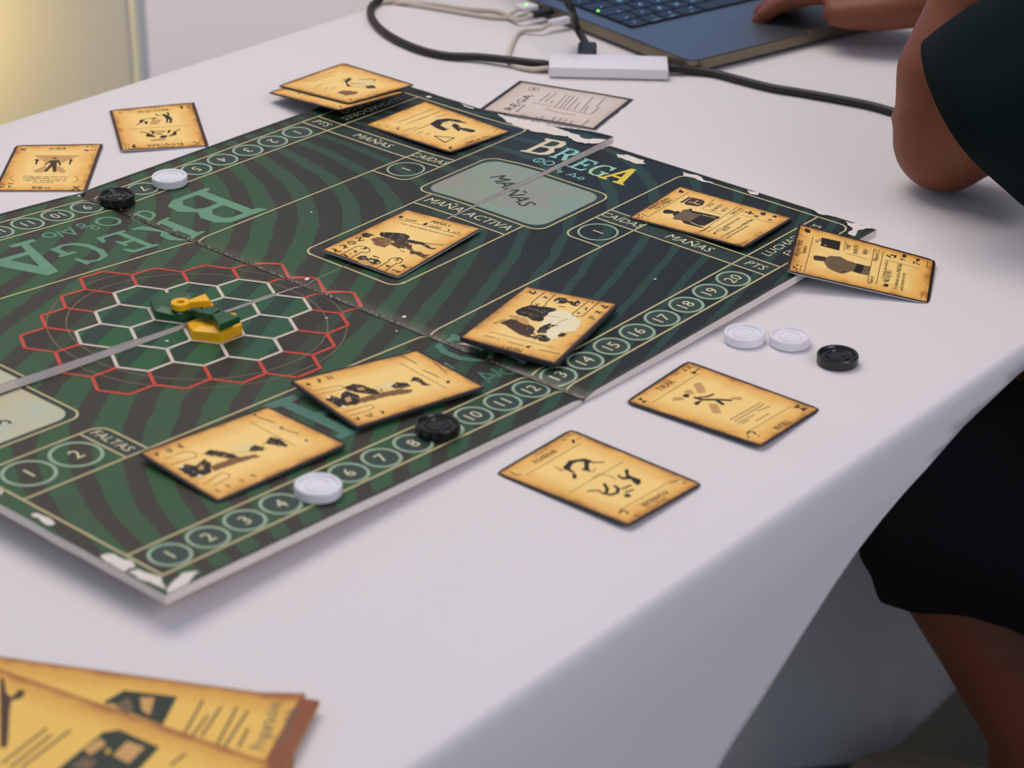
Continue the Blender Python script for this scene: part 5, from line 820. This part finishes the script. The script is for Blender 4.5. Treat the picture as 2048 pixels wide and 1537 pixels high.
# ---------------------------------------------------------------- hub, plugs and cables
M['hub'] = mat('white_hub_plastic', (236, 232, 234), .4, .5, .01, 80)
M['black_cable'] = mat('black_cable', (30, 27, 24), .5, .5, .06, 200)
M['white_cable'] = mat('white_cable', (206, 192, 176), .5, .4, .04, 200)
M['plug'] = mat('black_plug', (34, 30, 26), .5, .4, .06, 200)
hang = math.atan2(-.0727, .0574)
hub = tag(empty('usb_hub', (.5365, .1363, ZT), hang), 'white oblong USB hub lying on the tablecloth between black cables', 'usb hub')
bm = bmesh.new(); box(bm, (0, 0, .0052), (.0925, .0335, .0088), .0016, seg=3); obj('casing', bm, M['hub'], hub, smooth=True, sharp=40)
bm = bmesh.new(); box(bm, (-.017, .0165, .0052), (.014, .0010, .0055), .0002); obj('port', bm, M['port'], hub)
bm = bmesh.new(); box(bm, (-.0462, 0, .0052), (.0012, .010, .004), .0002); obj('port', bm, M['port'], hub)
bm = bmesh.new(); box(bm, (.0462, 0, .0052), (.0012, .010, .004), .0002); obj('port', bm, M['port'], hub)
def cable(name, pts, r, m, label, cat='cable', group=None, n=6, plugs=()):
    o = tag(empty(name, pts[0]), label, cat, group); O = Vector(pts[0]); C = catmull(pts, n)
    bm = bmesh.new(); tube(bm, [p - O for p in C], r, 12); obj('cord', bm, M[m], o, smooth=True, sharp=50)
    for nm, a, b, s, pm in plugs:
        a, b = Vector(a) - O, Vector(b) - O; d = (b - a).normalized(); bm = bmesh.new(); L = (b - a).length
        box(bm, (0, 0, 0), (L, s[0], s[1]), min(s) * .28, seg=3)
        q = Vector((1, 0, 0)).rotation_difference(d); bmesh.ops.transform(bm, matrix=Matrix.Translation((a + b) / 2) @ q.to_matrix().to_4x4(), verts=bm.verts)
        obj(nm, bm, M[pm], o, smooth=True, sharp=40)
    return o
z = ZT + .0034
c, s = math.cos(hang), math.sin(hang); hp = lambda x, y, zz=.0052: (.5365 + c * x - s * y, .1363 + s * x + c * y, ZT + zz)
cable('black_cable', [(.63, .400, ZT - .02), (.600, .396, z + .001), (.5748, .392, z), (.5459, .391, z), (.5257, .3825, z), (.5028, .3586, z), (.4822, .3219, z), (.4719, .2818, z), (.4743, .2516, z), (.4880, .2265, z + .001), hp(-.066, .004, .006), hp(-.0475, 0)], .0032, 'black_cable', 'black cable looping from the far table edge to the left end of the white hub', plugs=(('strain_relief', hp(-.058, .002, .0055), hp(-.0472, 0), (.0076, .0062), 'plug'),))
cable('black_cable', [hp(.0475, 0), hp(.060, 0, .0045), (.5835, .0700, z), (.5845, .0437, z), (.5858, .0166, z), (.5917, -.0055, z), (.5989, -.0367, z), (.6029, -.0607, z), (.6024, -.0828, z), (.6030, -.115, z), (.620, -.155, z), (.66, -.20, z), (.74, -.25, z), (.80, -.30, z)], .0032, 'black_cable', 'black cable running from the white hub\'s right end under the elbow', plugs=(('strain_relief', hp(.0472, 0), hp(.058, 0, .005), (.0076, .0062), 'plug'),))
pa, pb = hp(-.017, .0172, .0062), hp(-.017, .0455, .0068)
cable('usb_cable', [pb, (0.5712, 0.196, 0.7545), (0.5591, 0.1907, 0.77), (0.5351, 0.1793, 0.79), (.585, .262, .812), (.580, .330, .806), (.572, .392, .764), (.566, .412, .70)], .0030, 'black_cable', 'black cable with a square plug behind the hub, rising past the laptop\'s left edge', plugs=(('plug', pa, pb, (.0150, .0080), 'plug'),))
LA = math.radians(-11.9)
def lp_(x, y, zz): return (.5723 + math.cos(LA) * x - math.sin(LA) * y, .0835 + math.sin(LA) * x + math.cos(LA) * y, ZT + zz)
z2 = ZT + .0022
q0, q1 = lp_(-.001, .150, .0078), lp_(-.019, .152, .0072)
cable('white_cable', [q1, lp_(-.030, .150, .005), (.5626, .2493, z2), (.5282, .2292, z2), (.5052, .2116, z2), (.4950, .1990, z2), hp(-.060, -.004, .0030), hp(-.0468, -.004, .0045)], .0018, 'white_cable', 'thin white cable curving from the laptop\'s side to the white hub', group='thin white cables', plugs=(('plug', q0, q1, (.0080, .0062), 'hub'),))
q2, q3 = lp_(-.001, .176, .0078), lp_(-.017, .178, .0076)
cable('white_cable', [q3, lp_(-.030, .182, .004), (.5930, .2990, z2), (.5800, .3225, z2), (.5725, .3480, z2), (.5619, .3700, z2), (.548, .3870, z2 + .0005), (.535, .397, ZT - .01)], .0018, 'white_cable', 'thin white cable with a dark plug at the laptop\'s side', group='thin white cables', plugs=(('plug', q2, q3, (.0085, .0056), 'plug'),))
q4, q5 = lp_(-.001, .196, .0078), lp_(-.016, .198, .0076)
o = cable('white_cable', [q5, lp_(-.028, .196, .004), (.5890, .2760, z2), (.5764, .2960, z2), (.5697, .3215, z2), (.5630, .3494, z2), (.5540, .3777, z2), (.546, .398, ZT - .01)], .0018, 'white_cable', 'thin white charging cable with a green light in its plug', group='thin white cables', plugs=(('plug', q4, q5, (.0165, .0050), 'hub'),))
bm = bmesh.new(); O = Vector(q5); lathe(bm, [(0, .0006), (.0011, .0004), (.0011, -.0004), (0, -.0004)], 14, tuple(Vector(lp_(-.009, .197, .0104)) - O)); obj('indicator_light', bm, M['led_g'], o)
o['label'] = o['label']

# ---------------------------------------------------------------- chair and person
M['chair'] = mat('dark_chair_plastic', (40, 40, 44), .5, .5, .05, 60)
t = tag(empty('chair', (.74, -.62, 0)), 'dark plain chair under the seated person beyond the right edge', 'chair')
bm = bmesh.new(); box(bm, (0, 0, .44), (.44, .42, .03), .012, seg=3); obj('seat', bm, M['chair'], t, smooth=True, sharp=40)
bm = bmesh.new(); box(bm, (0, -.225, .72), (.42, .02, .26), .009, seg=3); obj('backrest', bm, M['chair'], t, smooth=True, sharp=40)
for sx in (-1, 1):
    bm = bmesh.new(); tube(bm, [(sx * .19, .18, .43), (sx * .20, .20, .001)], .012); obj('leg', bm, M['metal'], t, smooth=True, sharp=40)
    bm = bmesh.new(); tube(bm, [(sx * .19, -.225, .80), (sx * .19, -.20, .44), (sx * .20, -.23, .001)], .012); obj('leg', bm, M['metal'], t, smooth=True, sharp=40)

def skin_material():
    m = mat('skin', (128, 70, 44), .5, .4, .10, 55, .12, 900, sss=.06); return m
M['skin'] = skin_material()
M['shirt'] = mat('dark_green_cotton', (6, 24, 26), .9, .15, .10, 30, .15, 700)
M['shorts'] = mat('black_cotton', (30, 28, 33), .9, .15, .10, 30, .15, 700)
M['shoe'] = mat('beige_knit', (150, 138, 116), .8, .3, .15, 200, .3, 600)
M['sole'] = mat('white_rubber', (200, 196, 188), .6, .4, .05, 60)
M['hair'] = mat('dark_hair', (28, 20, 16), .6, .4, .2, 120)
pr = tag(empty('person', (.74, -.58, .0)), 'seated person in a dark green T-shirt and black shorts, left elbow resting on the table', 'person')
PO = Vector((.74, -.58, 0))
def rel3(P): return [Vector(p) - PO for p in P]
SL, EL = Vector((.548, -.405, .985)), Vector((.497, -.185, .7785))
SR, ER = Vector((.93, -.44, .985)), Vector((1.00, -.17, .79))
bm = bmesh.new()
# trunk, neck, head
tube(bm, rel3([(.74, -.62, .47), (.74, -.615, .56), (.74, -.60, .68), (.74, -.565, .80), (.74, -.52, .91), (.74, -.48, .98), (.74, -.455, 1.02)]), [.155, .165, .150, .160, .170, .150, .07], 24, flat=[.72, .70, .68, .66, .64, .6, .9], up=(0, 1, 0))
tube(bm, rel3([SL + Vector((.04, -.02, -.02)), (.66, -.46, 1.0), (.74, -.465, 1.01), (.83, -.46, 1.0), SR + Vector((-.04, -.02, -.02))]), [.062, .07, .075, .07, .062], 16)
tube(bm, rel3([(.74, -.47, .98), (.74, -.44, 1.05), (.74, -.41, 1.11)]), [.062, .056, .056], 16)
hc = Vector((.74, -.375, 1.19))
hd = [(0, .115), (.045, .108), (.072, .085), (.080, .045), (.078, 0), (.072, -.045), (.058, -.085), (.035, -.112), (0, -.118)]
hb = bmesh.new(); lathe(hb, hd[::-1], 28); bmesh.ops.transform(hb, matrix=Matrix.Translation(hc - PO) @ Matrix.Rotation(math.radians(-25), 4, 'X') @ Matrix.Diagonal((1, 1.22, 1, 1)), verts=hb.verts)
me = bpy.data.meshes.new('tmp'); hb.to_mesh(me); hb.free(); bm.from_mesh(me); bpy.data.meshes.remove(me)
HM = Matrix.Translation(hc - PO) @ Matrix.Rotation(math.radians(-25), 4, 'X')
def hp_(x, y, z): return HM @ Vector((x, y, z))
tube(bm, [hp_(0, .088, .012), hp_(0, .108, -.018), hp_(0, .112, -.032), hp_(0, .092, -.040)], [.008, .012, .015, .011], 10)      # nose
tube(bm, [hp_(-.024, .080, -.066), hp_(0, .088, -.066), hp_(.024, .080, -.066)], [.005, .009, .005], 8)                       # mouth
tube(bm, [hp_(-.055, .075, .030), hp_(0, .094, .034), hp_(.055, .075, .030)], [.008, .010, .008], 8)                           # brow
for sx in (-1, 1):
    tube(bm, [hp_(sx * .078, .0, .022), hp_(sx * .088, -.008, .0), hp_(sx * .078, .0, -.028)], [.010, .016, .009], 8)           # ears
    lathe_c = hp_(sx * .032, .082, .008); q = bmesh.ops.create_icosphere(bm, subdivisions=2, radius=.0125, matrix=Matrix.Translation(lathe_c))
# left arm: upper arm to the elbow on the table, forearm rising in front of the chest
tube(bm, rel3([SL, SL.lerp(EL, .35), SL.lerp(EL, .70), SL.lerp(EL, .92), EL]), [.058, .053, .045, .040, .036], 18)
WL = Vector((.556, -.190, 1.030))
tube(bm, rel3([EL + Vector((0, 0, -.004)), EL + Vector((.000, .003, .045)), EL.lerp(WL, .32), EL.lerp(WL, .62), EL.lerp(WL, .88), WL]), [.0345, .0362, .0340, .0305, .0265, .025], 18)
q = bmesh.ops.create_icosphere(bm, subdivisions=3, radius=.0365, matrix=Matrix.Translation(EL - PO + Vector((0, 0, -.0015))))
tube(bm, rel3([EL + Vector((.004, -.012, -.006)), EL + Vector((-.002, .010, .03))]), [.033, .036], 14)
def hand(W, d, palm_n, side, curl, spread=1.0):
    """five-fingered hand; d forward, palm_n out of the back of the hand, side toward the thumb"""
    d = Vector(d).normalized(); n = Vector(palm_n); n = (n - d * n.dot(d)).normalized(); s_ = Vector(side); s_ = (s_ - d * s_.dot(d) - n * s_.dot(n)).normalized()
    pt = lambda f, a, u: Vector(W) - PO + d * f + s_ * a + n * u
    tube(bm, [pt(-.012, 0, 0), pt(.015, 0, 0), pt(.05, 0, .002), pt(.083, .0, .002)], [.026, .032, .042, .042], 16, flat=[.85, .62, .40, .34], up=n)
    for a, L, r in ((.031, .070, .0088), (.0105, .080, .0092), (-.0105, .074, .0088), (-.031, .058, .0078)):
        P = [pt(.070, a * .95, .001)]; f, u, ang = .088, .001, 0; P.append(pt(f, a * spread, u))
        for k, seg in enumerate((.45, .32, .23)):
            ang += curl * (.7, 1.0, .7)[k]; f += L * seg * math.cos(ang); u -= L * seg * math.sin(ang); P.append(pt(f, a * spread * (1 + .05 * k), u))
        tube(bm, P, [r, r * 1.05, r * 1.0, r * .92, r * .72], 10)
    tube(bm, [pt(.008, .020, -.004), pt(.038, .040, -.008), pt(.066, .0475, -.010), pt(.084, .047, -.011)], [.019, .0160, .0130, .0095], 10)
hand(WL, (.02, .05, 1), (0, 1, 0), (1, 0, 0), .55)
# right arm reaching over to the laptop
WR = Vector((.770, -.018, .784))
tube(bm, rel3([SR, SR.lerp(ER, .35), SR.lerp(ER, .7), SR.lerp(ER, .92), ER]), [.058, .053, .045, .040, .036], 18)
tube(bm, rel3([ER, ER.lerp(WR, .30), ER.lerp(WR, .62), ER.lerp(WR, .9), WR]), [.037, .038, .033, .028, .027], 18)
q = bmesh.ops.create_icosphere(bm, subdivisions=3, radius=.037, matrix=Matrix.Translation(ER - PO))
hand(WR, (-.32, .95, -.04), (0, 0, 1), (-.95, -.32, 0), .36)
# legs
HL, KL, FL = Vector((.655, -.60, .50)), Vector((.605, -.130, .455)), Vector((.628, -.372, .095))
HR, KR, FR = Vector((.825, -.60, .50)), Vector((.742, -.125, .470)), Vector((.742, -.205, .095))
for H_, K_, F_ in ((HL, KL, FL), (HR, KR, FR)):
    tube(bm, rel3([H_, H_.lerp(K_, .3), H_.lerp(K_, .65), H_.lerp(K_, .92), K_ + (K_ - H_).normalized() * .03]), [.085, .082, .070, .062, .048], 20)
    back = Vector((0, -.018, 0))
    tube(bm, rel3([K_ + Vector((0, .012, .012)), K_.lerp(F_, .12), K_.lerp(F_, .32) + back, K_.lerp(F_, .6) + back * .5, K_.lerp(F_, .88), F_ + Vector((0, 0, -.05))]), [.056, .058, .059, .046, .035, .034], 18)
for F_, fd in ((FL, Vector((.0, 1, -.06))), (FR, Vector((.0, 1, -.02)))):
    tube(bm, rel3([F_ + Vector((0, -.04, -.055)), F_ + Vector((0, .02, -.05)), F_ + fd * .09 + Vector((0, 0, -.055)), F_ + fd * .14 + Vector((0, 0, -.06))]), [.030, .034, .034, .022], 14)
body = remeshed('body', bm, M['skin'], .0046, pr, 8)
# hair
bm = bmesh.new(); hb = [(0, .128), (.05, .118), (.082, .092), (.092, .05), (.088, .012), (.080, .0), (.06, .03), (0, .06)]
lathe(bm, hb[::-1], 28); bmesh.ops.transform(bm, matrix=HM @ Matrix.Translation((0, -.014, 0)) @ Matrix.Rotation(math.radians(16), 4, 'X') @ Matrix.Diagonal((1, 1.2, 1, 1)), verts=bm.verts)
obj('hair', bm, M['hair'], pr, smooth=True)
# T-shirt: trunk and two loose sleeves, open at the cuffs
def fold(v, a, f): return a * mnoise.noise(Vector((v.x * f, v.y * f, v.z * f)))
def shell(name, parts, m, thick, amp, fr):
    bm = bmesh.new()
    for P, R, n, fl, up in parts: tube(bm, rel3(P), R, n, caps=False, flat=fl, up=up)
    bmesh.ops.recalc_face_normals(bm, faces=bm.faces); bm.normal_update()
    bmesh.ops.subdivide_edges(bm, edges=bm.edges[:], cuts=1, use_grid_fill=True, smooth=0.6); bm.normal_update()
    nn = {v: v.normal.copy() for v in bm.verts}
    for v in bm.verts: v.co += nn[v] * fold(v.co, amp, fr)
    o = obj(name, bm, m, pr, smooth=True); md = o.modifiers.new('thick', 'SOLIDIFY'); md.thickness = thick; md.offset = -1; return o
def seq(a, b, ts): return [a.lerp(b, t) for t in ts]
sl0 = SL + (SL - EL).normalized() * .02
HEMC = Vector((.4700, -.2240, .8048))
shell('t_shirt', [
 ([(.74, -.63, .455), (.74, -.625, .50), (.74, -.615, .56), (.74, -.605, .63), (.74, -.59, .70), (.74, -.565, .79), (.74, -.535, .87), (.74, -.505, .94), (.74, -.475, 1.0), (.74, -.455, 1.035)], [.200, .200, .200, .192, .190, .194, .198, .194, .165, .074], 32, [.78, .76, .74, .72, .70, .70, .70, .68, .6, .9], (0, 1, 0)),
 ([SL + Vector((.13, -.05, .005)), SL + Vector((.06, -.03, .010)), SL + Vector((.01, -.005, .006))] + [SL.lerp(HEMC, t) for t in (.16, .34, .52, .70, .86, 1.0)], [.090, .084, .078, .073, .070, .067, .066, .066, .066], 28, 1.0, (0, 0, 1)),
 ([SR + Vector((-.13, -.05, .005)), SR + Vector((-.06, -.03, .010))] + seq(SR, ER, (.05, .2, .4, .6)), [.090, .084, .078, .074, .072, .074], 24, 1.0, (0, 0, 1)),
], M['shirt'], .0022, .012, 16)
# shorts: wide legs ending just behind the knee
def legpart(H_, K_, ts, R): d = K_ - H_; return ([H_ + d * t + Vector((0, 0, -.010 * t - .022 * max(0, 1 - t))) for t in ts], R, 26, 1.0, (0, 0, 1))
shell('shorts', [
 ([(.74, -.66, .50), (.74, -.62, .52), (.74, -.60, .56), (.74, -.60, .60)], [.17, .19, .185, .175], 28, [.85, .82, .80, .78], (0, 1, 0)),
 legpart(HL, KL, (-.15, .05, .25, .45, .62, .78, .90, 1.0), [.122, .128, .120, .110, .102, .096, .093, .094]),
 legpart(HR, KR, (-.15, .05, .25, .45, .62, .78, .90), [.122, .128, .120, .110, .100, .092, .090]),
], M['shorts'], .0025, .014, 14)
# shoes
for F_, fd in ((FL, Vector((.0, 1, 0))), (FR, Vector((.0, 1, 0)))):
    ft = Vector((F_.x, F_.y, 0)); up = (0, 0, 1)
    sh = empty('shoe', ft - PO); sh.parent = pr
    P = [-.052, -.045, -.02, .02, .06, .10, .14, .17, .182]
    zc = [.050, .052, .056, .058, .052, .045, .040, .034, .030]; R = [.012, .030, .035, .037, .041, .044, .042, .030, .012]; fl = [1.2, 1.25, 1.25, 1.2, 1.0, .82, .70, .7, .7]
    bm = bmesh.new(); tube(bm, [fd * p + Vector((0, 0, z_)) for p, z_ in zip(P, zc)], R, 22, flat=fl, up=up)
    tube(bm, [Vector((0, 0, .075)), Vector((0, -.004, .10)), Vector((0, -.006, .118))], [.038, .040, .041], 18)
    o = remeshed('upper', bm, M['shoe'], .004, sh, 6)
    bm = bmesh.new(); side = Vector((fd.y, -fd.x, 0)); pts = [(-.06, .0), (-.05, .026), (-.02, .034), (.03, .036), (.08, .043), (.13, .046), (.17, .036), (.192, .012)]
    out = [fd * a + side * b for a, b in pts] + [fd * a - side * b for a, b in pts[::-1]]
    prism(bm, [(p.x, p.y) for p in out], .001, .024); bmesh.ops.bevel(bm, geom=bm.edges[:], offset=.004, segments=2, affect='EDGES'); obj('sole', bm, M['sole'], sh, smooth=True, sharp=40)
    for k in range(4):
        a = .035 + k * .020; zz = .105 - k * .012; bm = bmesh.new(); tube(bm, [fd * a + side * .026 + Vector((0, 0, zz - .014)), fd * a + Vector((0, 0, zz)), fd * a - side * .026 + Vector((0, 0, zz - .014))], .0028, 8); obj('lace', bm, M['sole'], sh, smooth=True, sharp=50)
